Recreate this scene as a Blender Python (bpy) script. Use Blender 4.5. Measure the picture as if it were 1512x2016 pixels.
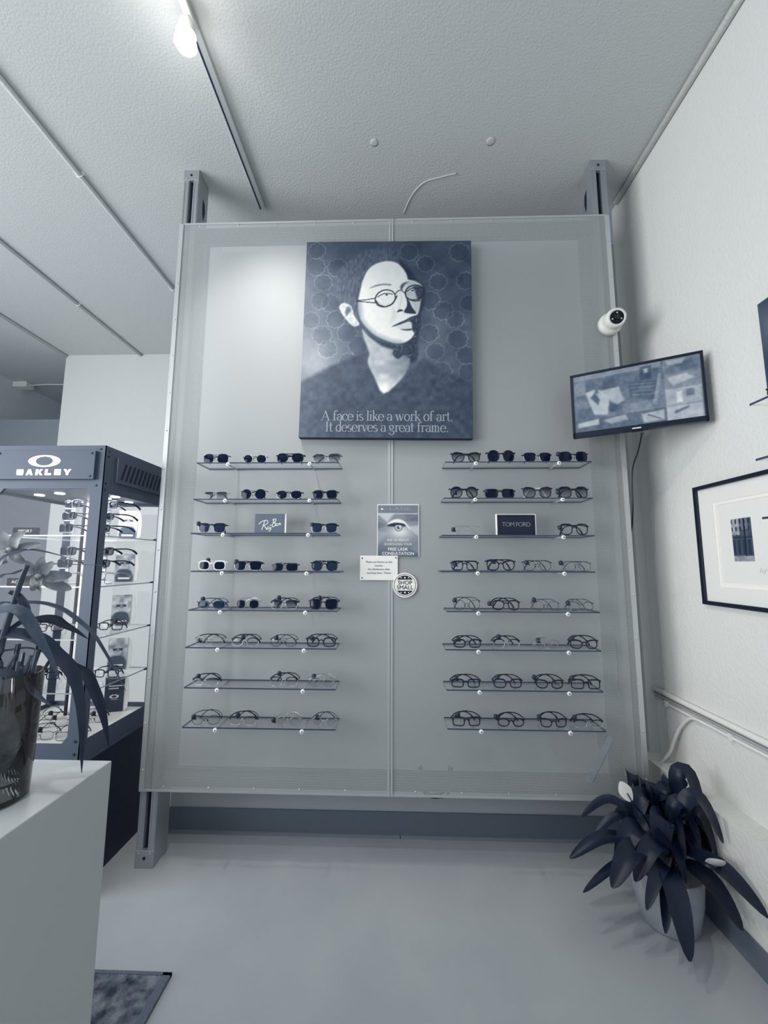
import bpy, math, random
import numpy as np
from mathutils import Vector, Matrix

for _o in list(bpy.data.objects):
    bpy.data.objects.remove(_o, do_unlink=True)
SCN = bpy.context.scene
COL = SCN.collection
random.seed(7)

# ---------------------------------------------------------------- camera
cam_data = bpy.data.cameras.new('camera')
cam = bpy.data.objects.new('camera', cam_data)
COL.objects.link(cam)
cam_data.sensor_fit = 'VERTICAL'
cam_data.sensor_height = 36.0
cam_data.sensor_width = 27.0
cam_data.lens = 14.262
cam_data.clip_start = 0.02
cam_data.clip_end = 60
_R = Matrix(((0.99954828, -0.00007427, 0.03005395),
             (0.02981816, -0.12259248, -0.99200905),
             (0.00375807, 0.99245709, -0.12253488)))
cam.matrix_world = Matrix.Translation((0, -2.1, 1.4594)) @ _R.to_4x4()
SCN.camera = cam

# ---------------------------------------------------------------- world, added side light, exposure
world = bpy.data.worlds.new('world')
SCN.world = world
world.use_nodes = True
world.node_tree.nodes['Background'].inputs[0].default_value = (0.60, 0.77, 1.0, 1)
world.node_tree.nodes['Background'].inputs[1].default_value = 0.46


def area_light(name, loc, target, sx, sy, power, color):
    d = bpy.data.lights.new(name, 'AREA')
    d.shape = 'RECTANGLE'
    d.size, d.size_y, d.energy, d.color = sx, sy, power, color
    o = bpy.data.objects.new(name, d)
    COL.objects.link(o)
    o.location = loc
    o.rotation_euler = (Vector(target) - Vector(loc)).to_track_quat('-Z', 'Y').to_euler()
    return o


# added unseen area light at the left, assumed daylight, brightening the side wall
area_light('added_side_light', (-4.4, -2.6, 1.9), (1.2, -0.9, 1.5), 3.6, 2.6, 235, (0.975, 0.99, 1.0))
SCN.view_settings.view_transform = 'Standard'
SCN.view_settings.look = 'None'
SCN.view_settings.gamma = 1
SCN.view_settings.use_curve_mapping = False
SCN.view_settings.exposure = 0.0

# ---------------------------------------------------------------- measured tables (metres)
# side, row, x start, x end, top height, x of both standoffs
SHELVES = [
    ('L', 1, -0.999, -0.285, 1.952, -0.839, -0.429),
    ('L', 2, -1.005, -0.288, 1.768, -0.844, -0.425),
    ('L', 3, -1.008, -0.289, 1.599, -0.846, -0.427),
    ('L', 4, -0.997, -0.27, 1.414, -0.841, -0.43),
    ('L', 5, -0.997, -0.28, 1.23, -0.84, -0.431),
    ('L', 6, -1.001, -0.283, 1.056, -0.843, -0.433),
    ('L', 7, -0.995, -0.281, 0.874, -0.836, -0.433),
    ('L', 8, -0.993, -0.278, 0.698, -0.835, -0.432),
    ('R', 1, 0.241, 0.951, 1.952, 0.39, 0.793),
    ('R', 2, 0.232, 0.947, 1.772, 0.383, 0.801),
    ('R', 3, 0.22, 0.946, 1.591, 0.384, 0.796),
    ('R', 4, 0.213, 0.937, 1.419, 0.387, 0.792),
    ('R', 5, 0.238, 0.948, 1.233, 0.385, 0.799),
    ('R', 6, 0.23, 0.944, 1.059, 0.381, 0.794),
    ('R', 7, 0.231, 0.942, 0.8795, 0.382, 0.787),
    ('R', 8, 0.233, 0.943, 0.71, 0.385, 0.783),
]
# side, row, place from left, centre x, width, height, lens outline, build, frame, lens, tag (x, height above shelf), look
GLASSES = [
    ('L', 1, 1, -0.916, 0.136, 0.049, 'pan', 'wire', 'k', 'dark', None, 'dark square wire sunglasses'),
    ('L', 1, 2, -0.716, 0.126, 0.044, 'round', 'wire', 'm', 'dark', None, 'silver rimmed hexagonal sunglasses'),
    ('L', 1, 3, -0.5355, 0.145, 0.051, 'avi', 'full', 'k', 'dark', None, 'bold black navigator sunglasses'),
    ('L', 1, 4, -0.3505, 0.151, 0.048, 'way', 'club', 't', 'fade', None, 'mottled brow sunglasses with pale faded lenses'),
    ('L', 2, 1, -0.9095, 0.133, 0.038, 'rect', 'rimless', 'm', 'fade', None, 'rimless faded lens sunglasses'),
    ('L', 2, 2, -0.7155, 0.135, 0.051, 'round', 'wire', 'k', 'dark', None, 'round dark metal sunglasses'),
    ('L', 2, 3, -0.5345, 0.137, 0.042, 'round', 'club', 'k', 'dark', None, 'black brow sunglasses with round lenses'),
    ('L', 2, 4, -0.3545, 0.131, 0.045, 'way', 'full', 'k', 'dark', None, 'chunky black sunglasses'),
    ('L', 3, 1, -0.9165, 0.147, 0.048, 'way', 'club', 'k', 'mid', (-0.0715, 0.048), 'black browline sunglasses left of the white lettered sign'),
    ('L', 3, 4, -0.3545, 0.137, 0.048, 'way', 'club', 'k', 'mid', (-0.0615, 0.043), 'browline sunglasses with black tag right of the lettered sign'),
    ('L', 4, 1, -0.905, 0.142, 0.048, 'pan', 'full', 'w', 'dark', (-0.024, 0.051), 'white rimmed square sunglasses'),
    ('L', 4, 2, -0.726, 0.144, 0.045, 'way', 'club', 'k', 'dark', (-0.061, 0.045), 'black browline sunglasses'),
    ('L', 4, 3, -0.5445, 0.137, 0.036, 'rect', 'rimless', 'k', 'dark', None, 'small rimless rectangular sunglasses'),
    ('L', 4, 4, -0.35, 0.14, 0.05, 'round', 'full', 'k', 'mid', None, 'large round sunglasses with grey lenses'),
    ('L', 5, 1, -0.898, 0.15, 0.039, 'pan', 'full', 'd', 'mid', (-0.048, 0.0465), 'dark framed sunglasses with grey lenses'),
    ('L', 5, 2, -0.72, 0.122, 0.046, 'pan', 'full', 'c', 'dark', None, 'clear framed sunglasses'),
    ('L', 5, 3, -0.541, 0.14, 0.044, 'way', 'club', 'k', 'fade', (-0.029, 0.0555), 'black brow sunglasses with faded lenses and tall tag'),
    ('L', 5, 4, -0.3505, 0.149, 0.051, 'way', 'full', 'k', 'black', (-0.0215, 0.0555), 'large solid black sunglasses'),
    ('L', 6, 1, -0.8975, 0.143, 0.045, 'pan', 'full', 'c', 'clear', (-0.0495, 0.0265), 'clear framed eyeglasses with dark temples'),
    ('L', 6, 2, -0.724, 0.142, 0.04, 'round', 'club', 'k', 'clear', (-0.014, 0.0405), 'black browline eyeglasses'),
    ('L', 6, 3, -0.5385, 0.133, 0.041, 'pan', 'wire', 'k', 'clear', (-0.0375, 0.0405), 'thin black metal eyeglasses'),
    ('L', 6, 4, -0.357, 0.15, 0.045, 'pan', 'full', 'k', 'clear', (-0.046, 0.0395), 'thick black eyeglasses'),
    ('L', 7, 1, -0.906, 0.134, 0.034, 'way', 'club', 'k', 'clear', (-0.04, 0.04), 'black brow eyeglasses'),
    ('L', 7, 3, -0.53, 0.14, 0.043, 'pan', 'club', 'k', 'clear', (-0.026, 0.057), 'black brow eyeglasses with tall tag'),
    ('L', 7, 4, -0.3515, 0.133, 0.045, 'round', 'full', 'c', 'clear', (-0.0385, 0.047), 'see-through round eyeglasses'),
    ('L', 8, 1, -0.8955, 0.141, 0.043, 'round', 'wire', 'k', 'clear', (-0.0595, 0.033), 'thin round metal eyeglasses'),
    ('L', 8, 2, -0.7195, 0.139, 0.039, 'pan', 'club', 'k', 'clear', (-0.0275, 0.043), 'black half rim eyeglasses'),
    ('L', 8, 3, -0.5045, 0.123, 0.043, 'round', 'full', 'c', 'clear', (-0.0725, 0.022), 'fully transparent eyeglasses'),
    ('L', 8, 4, -0.3355, 0.119, 0.042, 'round', 'wire', 'm', 'clear', (-0.0365, 0.039), 'pale round metal eyeglasses'),
    ('R', 1, 1, 0.3485, 0.151, 0.052, 'cat', 'full', 'k', 'fade', None, 'cat eye sunglasses with faded lenses'),
    ('R', 1, 2, 0.5215, 0.145, 0.062, 'round', 'full', 'k', 'dark', None, 'oversized thick black sunglasses'),
    ('R', 1, 3, 0.701, 0.146, 0.048, 'way', 'club', 'k', 'dark', None, 'square brow sunglasses'),
    ('R', 1, 4, 0.8765, 0.153, 0.055, 'pan', 'rimless', 'k', 'black', (-0.0715, 0.0435), 'rounded black lens sunglasses'),
    ('R', 2, 1, 0.335, 0.146, 0.058, 'round', 'full', 'k', 'fade', (-0.045, 0.0295), 'round top heavy sunglasses'),
    ('R', 2, 2, 0.5095, 0.155, 0.046, 'rect', 'full', 'k', 'black', (-0.0635, 0.0365), 'narrow solid black sunglasses'),
    ('R', 2, 3, 0.6925, 0.147, 0.055, 'cat', 'full', 'k', 'fade', None, 'black cat eye sunglasses with pale temples'),
    ('R', 2, 4, 0.8665, 0.155, 0.057, 'pan', 'full', 'k', 'fade', (-0.0705, 0.0315), 'square black sunglasses with faded lenses'),
    ('R', 3, 1, 0.347, 0.118, 0.051, 'round', 'rimless', 'c', 'clear', (-0.067, 0.0275), 'rimless clear eyeglasses'),
    ('R', 3, 4, 0.861, 0.144, 0.055, 'way', 'full', 'k', 'clear', (-0.064, 0.0375), 'heavy flat top black eyeglasses'),
    ('R', 4, 1, 0.33, 0.136, 0.047, 'rect', 'full', 'k', 'clear', (-0.045, 0.0315), 'black rectangular eyeglasses'),
    ('R', 4, 2, 0.503, 0.144, 0.05, 'cat', 'full', 'k', 'clear', (-0.034, 0.0445), 'broad black cat eye eyeglasses'),
    ('R', 4, 3, 0.6775, 0.139, 0.051, 'round', 'wire', 'k', 'clear', (-0.0475, 0.0405), 'round thin black eyeglasses'),
    ('R', 4, 4, 0.8665, 0.135, 0.046, 'pan', 'wire', 'd', 'clear', (-0.0735, 0.0395), 'dark grey square metal eyeglasses'),
    ('R', 5, 1, 0.3365, 0.133, 0.046, 'cat', 'wire', 'k', 'clear', (-0.0555, 0.046), 'angular black cat eye eyeglasses'),
    ('R', 5, 2, 0.5215, 0.135, 0.048, 'avi', 'full', 'k', 'clear', (-0.0755, 0.031), 'black double bridge aviator eyeglasses'),
    ('R', 5, 3, 0.7095, 0.133, 0.043, 'round', 'wire', 'd', 'clear', (-0.0525, 0.05), 'thin grey round eyeglasses'),
    ('R', 5, 4, 0.874, 0.128, 0.045, 'round', 'full', 't', 'clear', (-0.058, 0.036), 'mottled tortoiseshell eyeglasses'),
    ('R', 6, 1, 0.3345, 0.139, 0.04, 'pan', 'full', 'k', 'clear', (-0.0405, 0.038), 'black top heavy rectangular eyeglasses'),
    ('R', 6, 2, 0.5175, 0.133, 0.041, 'pan', 'club', 'k', 'clear', (-0.0335, 0.051), 'black to clear rectangular eyeglasses'),
    ('R', 6, 3, 0.705, 0.12, 0.038, 'rect', 'full', 'c', 'clear', (-0.036, 0.036), 'transparent eyeglasses with tilted tag'),
    ('R', 6, 4, 0.8775, 0.135, 0.042, 'cat', 'full', 'k', 'clear', (-0.0495, 0.046), 'black upswept eyeglasses'),
    ('R', 7, 1, 0.3235, 0.143, 0.039, 'rect', 'full', 'k', 'clear', (-0.0435, 0.0395), 'slim black rectangular eyeglasses'),
    ('R', 7, 2, 0.519, 0.14, 0.042, 'pan', 'full', 'k', 'clear', (-0.045, 0.0475), 'thick rounded black eyeglasses'),
    ('R', 7, 3, 0.71, 0.132, 0.04, 'cat', 'full', 'k', 'clear', (-0.066, 0.0475), 'slim black cat eye eyeglasses'),
    ('R', 7, 4, 0.876, 0.144, 0.044, 'rect', 'full', 'k', 'clear', (-0.058, 0.0465), 'wide thick black eyeglasses'),
    ('R', 8, 1, 0.3245, 0.139, 0.041, 'rect', 'full', 'k', 'clear', (-0.0375, 0.048), 'flat black rectangular eyeglasses'),
    ('R', 8, 2, 0.5275, 0.131, 0.038, 'round', 'full', 'k', 'clear', (-0.0665, 0.041), 'thick black round eyeglasses'),
    ('R', 8, 3, 0.721, 0.13, 0.04, 'cat', 'full', 'k', 'clear', (-0.062, 0.044), 'thick black cat eye eyeglasses'),
    ('R', 8, 4, 0.8785, 0.145, 0.035, 'pan', 'club', 'k', 'clear', (-0.0585, 0.043), 'black half rim eyeglasses'),
]
# strap leaf paths in metres with their widths; the last row is the flower stem
STRAPS = [
    (0.02, [(-0.877, -1.22, 1.451), (-0.871, -1.197, 1.476), (-0.857, -1.173, 1.484), (-0.84, -1.15, 1.48), (-0.826, -1.127, 1.473), (-0.813, -1.103, 1.465), (-0.796, -1.08, 1.456)]),
    (0.016, [(-0.893, -1.2, 1.418), (-0.891, -1.17, 1.429), (-0.895, -1.14, 1.437), (-0.882, -1.11, 1.447), (-0.867, -1.08, 1.451), (-0.827, -1.05, 1.449), (-0.781, -1.02, 1.448)]),
    (0.024, [(-0.886, -1.2, 1.36), (-0.877, -1.18, 1.362), (-0.85, -1.16, 1.362), (-0.828, -1.14, 1.356), (-0.804, -1.12, 1.34), (-0.78, -1.1, 1.312), (-0.758, -1.08, 1.28), (-0.741, -1.06, 1.237), (-0.722, -1.04, 1.185), (-0.7, -1.02, 1.125)]),
    (0.03, [(-0.877, -1.24, 1.34), (-0.825, -1.237, 1.357), (-0.802, -1.234, 1.349), (-0.788, -1.231, 1.333), (-0.773, -1.229, 1.31), (-0.754, -1.226, 1.279), (-0.735, -1.223, 1.248), (-0.716, -1.22, 1.208)]),
    (0.036, [(-0.899, -1.2, 1.279), (-0.875, -1.19, 1.298), (-0.833, -1.18, 1.293), (-0.8, -1.17, 1.277), (-0.777, -1.16, 1.247), (-0.757, -1.15, 1.222), (-0.745, -1.14, 1.189), (-0.735, -1.13, 1.135), (-0.732, -1.12, 1.071), (-0.735, -1.11, 1.016), (-0.739, -1.1, 0.965)]),
    (0.03, [(-0.844, -1.16, 1.284), (-0.789, -1.146, 1.244), (-0.758, -1.131, 1.213), (-0.735, -1.117, 1.191), (-0.722, -1.103, 1.15), (-0.712, -1.089, 1.105), (-0.707, -1.074, 1.053), (-0.706, -1.06, 1.005)]),
    (0.026, [(-0.875, -1.18, 1.304), (-0.861, -1.166, 1.32), (-0.847, -1.151, 1.321), (-0.834, -1.137, 1.322), (-0.819, -1.123, 1.318), (-0.807, -1.109, 1.304), (-0.789, -1.094, 1.288), (-0.767, -1.08, 1.266)]),
    (0.022, [(-0.874, -1.24, 1.233), (-0.842, -1.227, 1.223), (-0.831, -1.213, 1.216), (-0.817, -1.2, 1.199), (-0.799, -1.187, 1.173), (-0.786, -1.173, 1.15), (-0.777, -1.16, 1.135)]),
    (0.012, [(-0.907, -1.2, 1.254), (-0.883, -1.19, 1.258), (-0.862, -1.18, 1.26), (-0.839, -1.17, 1.262), (-0.819, -1.16, 1.254), (-0.811, -1.15, 1.242)]),
    (0.022, [(-0.878, -1.19, 1.389), (-0.857, -1.19, 1.382), (-0.839, -1.19, 1.361), (-0.828, -1.19, 1.334), (-0.827, -1.19, 1.315)]),
    (0.006, [(-0.906, -1.19, 1.207), (-0.883, -1.19, 1.256), (-0.864, -1.19, 1.364), (-0.852, -1.19, 1.418), (-0.842, -1.19, 1.449)]),
]
# peace lily leaf tips and widths
LILY = [
    (1.089, 0.02, 0.345, 0.055),
    (1.166, 0, 0.329, 0.06),
    (0.84, -0.08, 0.319, 0.05),
    (0.87, -0.12, 0.264, 0.045),
    (0.713, -0.25, 0.254, 0.055),
    (0.715, -0.36, 0.208, 0.035),
    (0.815, -0.38, 0.241, 0.08),
    (1.007, -0.1, 0.265, 0.06),
    (1.279, -0.04, 0.347, 0.035),
    (1.28, -0.227, 0.403, 0.09),
    (1.28, -0.326, 0.372, 0.08),
    (1.28, -0.286, 0.291, 0.06),
    (1.28, -0.503, 0.247, 0.085),
    (1.245, -0.43, 0.149, 0.09),
    (1.006, -0.5, 0.104, 0.085),
    (0.966, -0.44, 0.14, 0.05),
    (0.916, -0.42, 0.199, 0.05),
    (0.878, -0.3, 0.264, 0.08),
    (1.187, -0.05, 0.324, 0.07),
    (1.249, -0.12, 0.283, 0.09),
    (1.049, -0.14, 0.25, 0.08),
    (1.047, -0.3, 0.277, 0.09),
    (1.102, -0.36, 0.248, 0.09),
    (0.912, -0.36, 0.252, 0.07),
    (1.222, -0.3, 0.245, 0.08),
    (0.973, -0.06, 0.283, 0.06),
    (1.113, -0.2, 0.309, 0.08),
]
FACE = {
    'shirt': [(-0.4905, -0.2802), (-0.4508, -0.2557), (-0.3267, -0.1821), (-0.2273, -0.1379), (-0.1478, -0.0939), (-0.1006, -0.1113), (-0.0652, -0.2268), (-0.0129, -0.3242), (0.0682, -0.2542), (0.1473, -0.1812), (0.1996, -0.1285), (0.2924, -0.1914), (0.4746, -0.2881), (0.4715, -0.5982), (-0.4765, -0.605)],
    'hair': [(-0.2849, 0.3135), (-0.2826, 0.3655), (-0.2631, 0.4027), (-0.2225, 0.4403), (-0.1889, 0.4697), (-0.1552, 0.4921), (-0.1343, 0.4994), (-0.1206, 0.5255), (-0.1063, 0.5067), (-0.0895, 0.5229), (-0.0723, 0.5061), (-0.0586, 0.5303), (-0.0374, 0.5096), (-0.0237, 0.5347), (-0.0084, 0.5139), (0.0144, 0.5302), (0.0247, 0.5053), (0.0525, 0.5207), (0.0628, 0.4978), (0.0799, 0.49), (0.0752, 0.468), (0.1016, 0.4303), (0.1425, 0.3628), (0.1701, 0.3102), (0.2014, 0.2885), (0.1986, 0.1935), (0.1713, 0.1352), (0.0086, 0.1941), (-0.1518, 0.0641), (-0.1807, 0.1368), (-0.1952, 0.1766), (-0.2365, 0.1951), (-0.2624, 0.1877), (-0.2761, 0.2466)],
    'hairdark': [(0.0605, 0.4418), (0.0876, 0.4341), (0.1221, 0.3926), (0.1497, 0.3479), (0.1913, 0.2954), (0.2009, 0.2515), (0.1946, 0.1934), (0.1784, 0.1282), (0.172, -0.0008), (0.1457, -0.0512), (0.1625, -0.122), (0.1329, -0.1494), (0.0666, -0.1292), (0.0262, -0.0937), (0.0925, -0.0368), (0.1458, 0.0198), (0.1049, 0.0923), (0.1446, 0.1938), (0.1021, 0.3113)],
    'face': [(-0.1606, 0.209), (-0.1495, 0.2752), (-0.1362, 0.3343), (-0.1109, 0.3906), (-0.0703, 0.4272), (-0.0085, 0.4439), (0.0426, 0.4346), (0.078, 0.404), (0.1014, 0.3663), (0.1108, 0.3334), (0.1259, 0.3296), (0.153, 0.3199), (0.1843, 0.2953), (0.1949, 0.2515), (0.1813, 0.2153), (0.173, 0.1642), (0.1644, 0.1281), (0.1545, 0.1209), (0.1448, 0.0988), (0.1552, 0.0629), (0.1517, 0.0269), (0.1252, -0.0164), (0.0725, -0.0401), (0.0124, -0.0298), (-0.0621, 0.0062), (-0.1137, 0.0526), (-0.1453, 0.1002), (-0.158, 0.158)],
    'neck': [(-0.1345, 0.0423), (-0.096, -0.0012), (-0.0284, -0.0474), (0.0389, -0.0725), (0.0332, -0.0936), (0.0596, -0.1283), (0.0933, -0.1038), (0.1266, -0.1284), (0.1075, -0.1987), (0.0682, -0.2542), (-0.013, -0.3222), (-0.0652, -0.2268), (-0.1001, -0.1503), (-0.0938, -0.0932), (-0.1228, -0.0155)],
    'neckdark': [(-0.0961, 0.0098), (-0.0417, -0.0255), (0.0125, -0.0398), (0.0726, -0.0471), (0.1254, -0.0294), (0.1558, 0.0199), (0.1664, -0.1079), (0.1265, -0.1214), (0.0863, -0.1009), (0.0595, -0.1213), (0.0332, -0.0966), (0.0389, -0.0755), (-0.0284, -0.0514)],
    'ear': [(-0.2631, 0.1697), (-0.2554, 0.1888), (-0.2335, 0.1961), (-0.2053, 0.1834), (-0.191, 0.1586), (-0.1805, 0.1218), (-0.152, 0.0751), (-0.1648, 0.0599), (-0.1858, 0.0617), (-0.2131, 0.0853), (-0.2375, 0.118), (-0.2538, 0.1438)],
    'earin': [(-0.2251, 0.1652), (-0.2082, 0.1724), (-0.1979, 0.1505), (-0.2146, 0.1293), (-0.2245, 0.1182), (-0.2298, 0.1441)],
    'noseshade': [(0.098, 0.2372), (0.1174, 0.2085), (0.1339, 0.1717), (0.1563, 0.135), (0.1314, 0.1317), (0.0903, 0.1401), (0.1039, 0.1713), (0.1065, 0.2003)],
    'nostril': [(0.0513, 0.1397), (0.0631, 0.1558), (0.0801, 0.156), (0.0852, 0.1481), (0.0672, 0.1439)],
    'mouthline': [(0.0243, 0.0563), (0.058, 0.0767), (0.0978, 0.0952), (0.1316, 0.1147), (0.1615, 0.119), (0.1718, 0.0992), (0.1379, 0.0887), (0.105, 0.0833), (0.0642, 0.0668)],
    'mouthdark': [(0.1078, 0.0994), (0.1615, 0.121), (0.1787, 0.1062), (0.1717, 0.0271), (0.1488, 0.0199), (0.1355, 0.0417), (0.132, 0.0777)],
    'lipshade': [(0.0715, 0.0419), (0.1055, 0.0433), (0.1384, 0.0457), (0.1316, 0.0356), (0.0986, 0.0342)],
    'browl': [(-0.1015, 0.2808), (-0.0678, 0.3002), (-0.0269, 0.3087), (0.0172, 0.3052), (0.0143, 0.2982), (-0.0268, 0.3007), (-0.0607, 0.2933)],
    'browr': [(0.0684, 0.2889), (0.0821, 0.3101), (0.109, 0.3194), (0.1191, 0.3145), (0.0923, 0.3002), (0.0786, 0.271)],
    'eyerdark': [(0.1374, 0.2897), (0.1703, 0.2942), (0.1945, 0.2775), (0.1932, 0.2224), (0.1663, 0.2141), (0.154, 0.2449), (0.1466, 0.2699)],
    'patchr': [(0.1061, 0.3124), (0.143, 0.3218), (0.1803, 0.2993), (0.1928, 0.2594), (0.1814, 0.2083), (0.173, 0.1642), (0.1614, 0.128), (0.1409, 0.1718), (0.1152, 0.2225), (0.0958, 0.2592)],
    'lip': [(0.0373, 0.0575), (0.0711, 0.0759), (0.108, 0.0834), (0.135, 0.0777), (0.1384, 0.0527), (0.1055, 0.0433), (0.0714, 0.0449)],
    'cheek': [(0.0289, 0.1644), (0.0463, 0.1356), (0.0368, 0.0995), (0.017, 0.0782), (0.0305, 0.1214)],
}
SCALLOPS = [(-0.3984, 0.5091), (-0.3992, 0.411), (-0.2811, 0.4065), (-0.357, 0.3176), (-0.3707, 0.2104), (-0.3531, 0.0066), (-0.4182, 0.0938), (-0.2813, 0.1005), (-0.2183, 0.0203), (-0.2102, -0.1426), (-0.3201, -0.072), (-0.1554, -0.0509), (0.2077, 0.4256), (0.1148, 0.4975), (0.3918, 0.4949), (0.2761, 0.3175), (0.428, 0.3234), (0.3022, 0.1488), (0.3658, 0.0986), (0.2288, 0.0199), (0.3792, -0.0153), (0.2591, -0.0868), (0.4244, -0.1077), (0.2925, -0.1984), (0.4305, -0.1986), (-0.3115, 0.1951), (0.2314, 0.2079), (0.4406, 0.1925)]
SPECTACLES = {
    'ringl': [(0.0431, 0.2286), (0.041, 0.2415), (0.0358, 0.2525), (0.0267, 0.2624), (0.0146, 0.2682), (0.0016, 0.272), (-0.0134, 0.2719), (-0.0274, 0.2687), (-0.0403, 0.2615), (-0.0522, 0.2524), (-0.061, 0.2403), (-0.0659, 0.2282), (-0.0677, 0.2152), (-0.0655, 0.2022), (-0.0604, 0.1913), (-0.0513, 0.1814), (-0.0392, 0.1755), (-0.0261, 0.1717), (-0.0111, 0.1719), (0.0028, 0.176), (0.0167, 0.1822), (0.0276, 0.1914), (0.0365, 0.2035), (0.0413, 0.2155), (0.0431, 0.2286)],
    'ringr': [(0.1978, 0.2595), (0.1966, 0.2705), (0.1915, 0.2814), (0.1824, 0.2893), (0.1723, 0.2962), (0.1603, 0.299), (0.1473, 0.2999), (0.1333, 0.2967), (0.1214, 0.2915), (0.1105, 0.2834), (0.1026, 0.2743), (0.0977, 0.2632), (0.0959, 0.2512), (0.098, 0.2402), (0.1031, 0.2303), (0.1112, 0.2214), (0.1223, 0.2155), (0.1344, 0.2117), (0.1474, 0.2119), (0.1603, 0.214), (0.1723, 0.2192), (0.1832, 0.2273), (0.191, 0.2374), (0.1959, 0.2485), (0.1978, 0.2595)],
    'lowl': [(-0.0626, 0.2092), (-0.0453, 0.1834), (-0.0111, 0.1719), (0.0227, 0.1863), (0.0453, 0.2196), (0.052, 0.2377)],
    'lowr': [(0.1001, 0.2333), (0.1234, 0.2116), (0.1505, 0.2039), (0.1774, 0.2082)],
    'temple1': [(-0.1686, 0.2089), (-0.1137, 0.2146), (-0.0668, 0.2232)],
    'temple2': [(-0.1686, 0.2059), (-0.1135, 0.2006), (-0.0725, 0.1961), (-0.0585, 0.2013)],
    'bridge': [(0.0409, 0.2455), (0.0557, 0.2657), (0.0726, 0.2709), (0.0898, 0.2561), (0.101, 0.2433)],
    'lid_left': [(-0.0549, 0.2303), (-0.04, 0.2405), (-0.0191, 0.2508), (0.0048, 0.2521), (0.0279, 0.2454)],
    'iris_left': [(-0.008, 0.2429), (-0.002, 0.243)],
    'lid_right': [(0.1047, 0.2613), (0.1225, 0.2776), (0.1465, 0.2839), (0.1705, 0.2782)],
    'iris_right': [(0.1327, 0.2677), (0.1387, 0.2678)],
    'jaw': [(-0.1565, 0.1951), (-0.1423, 0.1002), (-0.1137, 0.0556), (-0.0621, 0.0072), (0.0123, -0.0278), (0.0725, -0.0401)],
    'nose_side': [(0.0688, 0.2599), (0.0772, 0.223), (0.0697, 0.1869), (0.06, 0.1608)],
    'under_eye': [(-0.0454, 0.1944), (-0.0112, 0.1799), (0.0286, 0.1934)],
}

# ---------------------------------------------------------------- tones and materials
_T = [0, .1, .25, .5, .75, .9, 1]
_RGB = np.array([[5, 16, 36], [18, 32, 54], [58, 72, 92], [124, 132, 142], [186, 190, 193], [224, 225, 221], [247, 245, 238]]) / 255.0


def duo(t):
    """navy to cream scale of the place: tone 0..1 to linear rgb"""
    t = np.asarray(t, float)
    c = np.stack([np.interp(t, _T, _RGB[:, k]) for k in range(3)], -1)
    return np.where(c <= .04045, c / 12.92, ((c + .055) / 1.055) ** 2.4)


def rgba(t):
    c = duo(t)
    return (float(c[0]), float(c[1]), float(c[2]), 1)


MATS = {}


def nd(nt, kind, **kw):
    n = nt.nodes.new(kind)
    for k, v in kw.items():
        setattr(n, k, v)
    return n


def base_mat(name):
    m = bpy.data.materials.new(name)
    m.use_nodes = True
    nt = m.node_tree
    for n in list(nt.nodes):
        nt.nodes.remove(n)
    out = nd(nt, 'ShaderNodeOutputMaterial')
    return m, nt, out


def mat(name, tone, rough=.6, metal=0.0, spec=.5, bump=None, mottle=None, emit=0, coat=0):
    """bump=(scale, strength); mottle=(scale, tone_a, tone_b)"""
    m, nt, out = base_mat(name)
    b = nd(nt, 'ShaderNodeBsdfPrincipled')
    b.inputs['Base Color'].default_value = rgba(tone)
    b.inputs['Roughness'].default_value = rough
    b.inputs['Metallic'].default_value = metal
    b.inputs['Specular IOR Level'].default_value = spec
    b.inputs['Coat Weight'].default_value = coat
    if emit:
        b.inputs['Emission Color'].default_value = rgba(tone)
        b.inputs['Emission Strength'].default_value = emit
    tc = nd(nt, 'ShaderNodeTexCoord')
    if mottle:
        n = nd(nt, 'ShaderNodeTexNoise')
        n.inputs['Scale'].default_value = mottle[0]
        n.inputs['Detail'].default_value = 5
        r = nd(nt, 'ShaderNodeValToRGB')
        r.color_ramp.elements[0].position, r.color_ramp.elements[1].position = .35, .65
        r.color_ramp.elements[0].color, r.color_ramp.elements[1].color = rgba(mottle[1]), rgba(mottle[2])
        nt.links.new(tc.outputs['Object'], n.inputs['Vector'])
        nt.links.new(n.outputs['Fac'], r.inputs['Fac'])
        nt.links.new(r.outputs['Color'], b.inputs['Base Color'])
    if bump:
        n = nd(nt, 'ShaderNodeTexNoise')
        n.inputs['Scale'].default_value = bump[0]
        n.inputs['Detail'].default_value = 4
        bp = nd(nt, 'ShaderNodeBump')
        bp.inputs['Strength'].default_value = bump[1]
        bp.inputs['Distance'].default_value = .01
        nt.links.new(tc.outputs['Object'], n.inputs['Vector'])
        nt.links.new(n.outputs['Fac'], bp.inputs['Height'])
        nt.links.new(bp.outputs['Normal'], b.inputs['Normal'])
    nt.links.new(b.outputs['BSDF'], out.inputs['Surface'])
    MATS[name] = m
    return m


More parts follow.
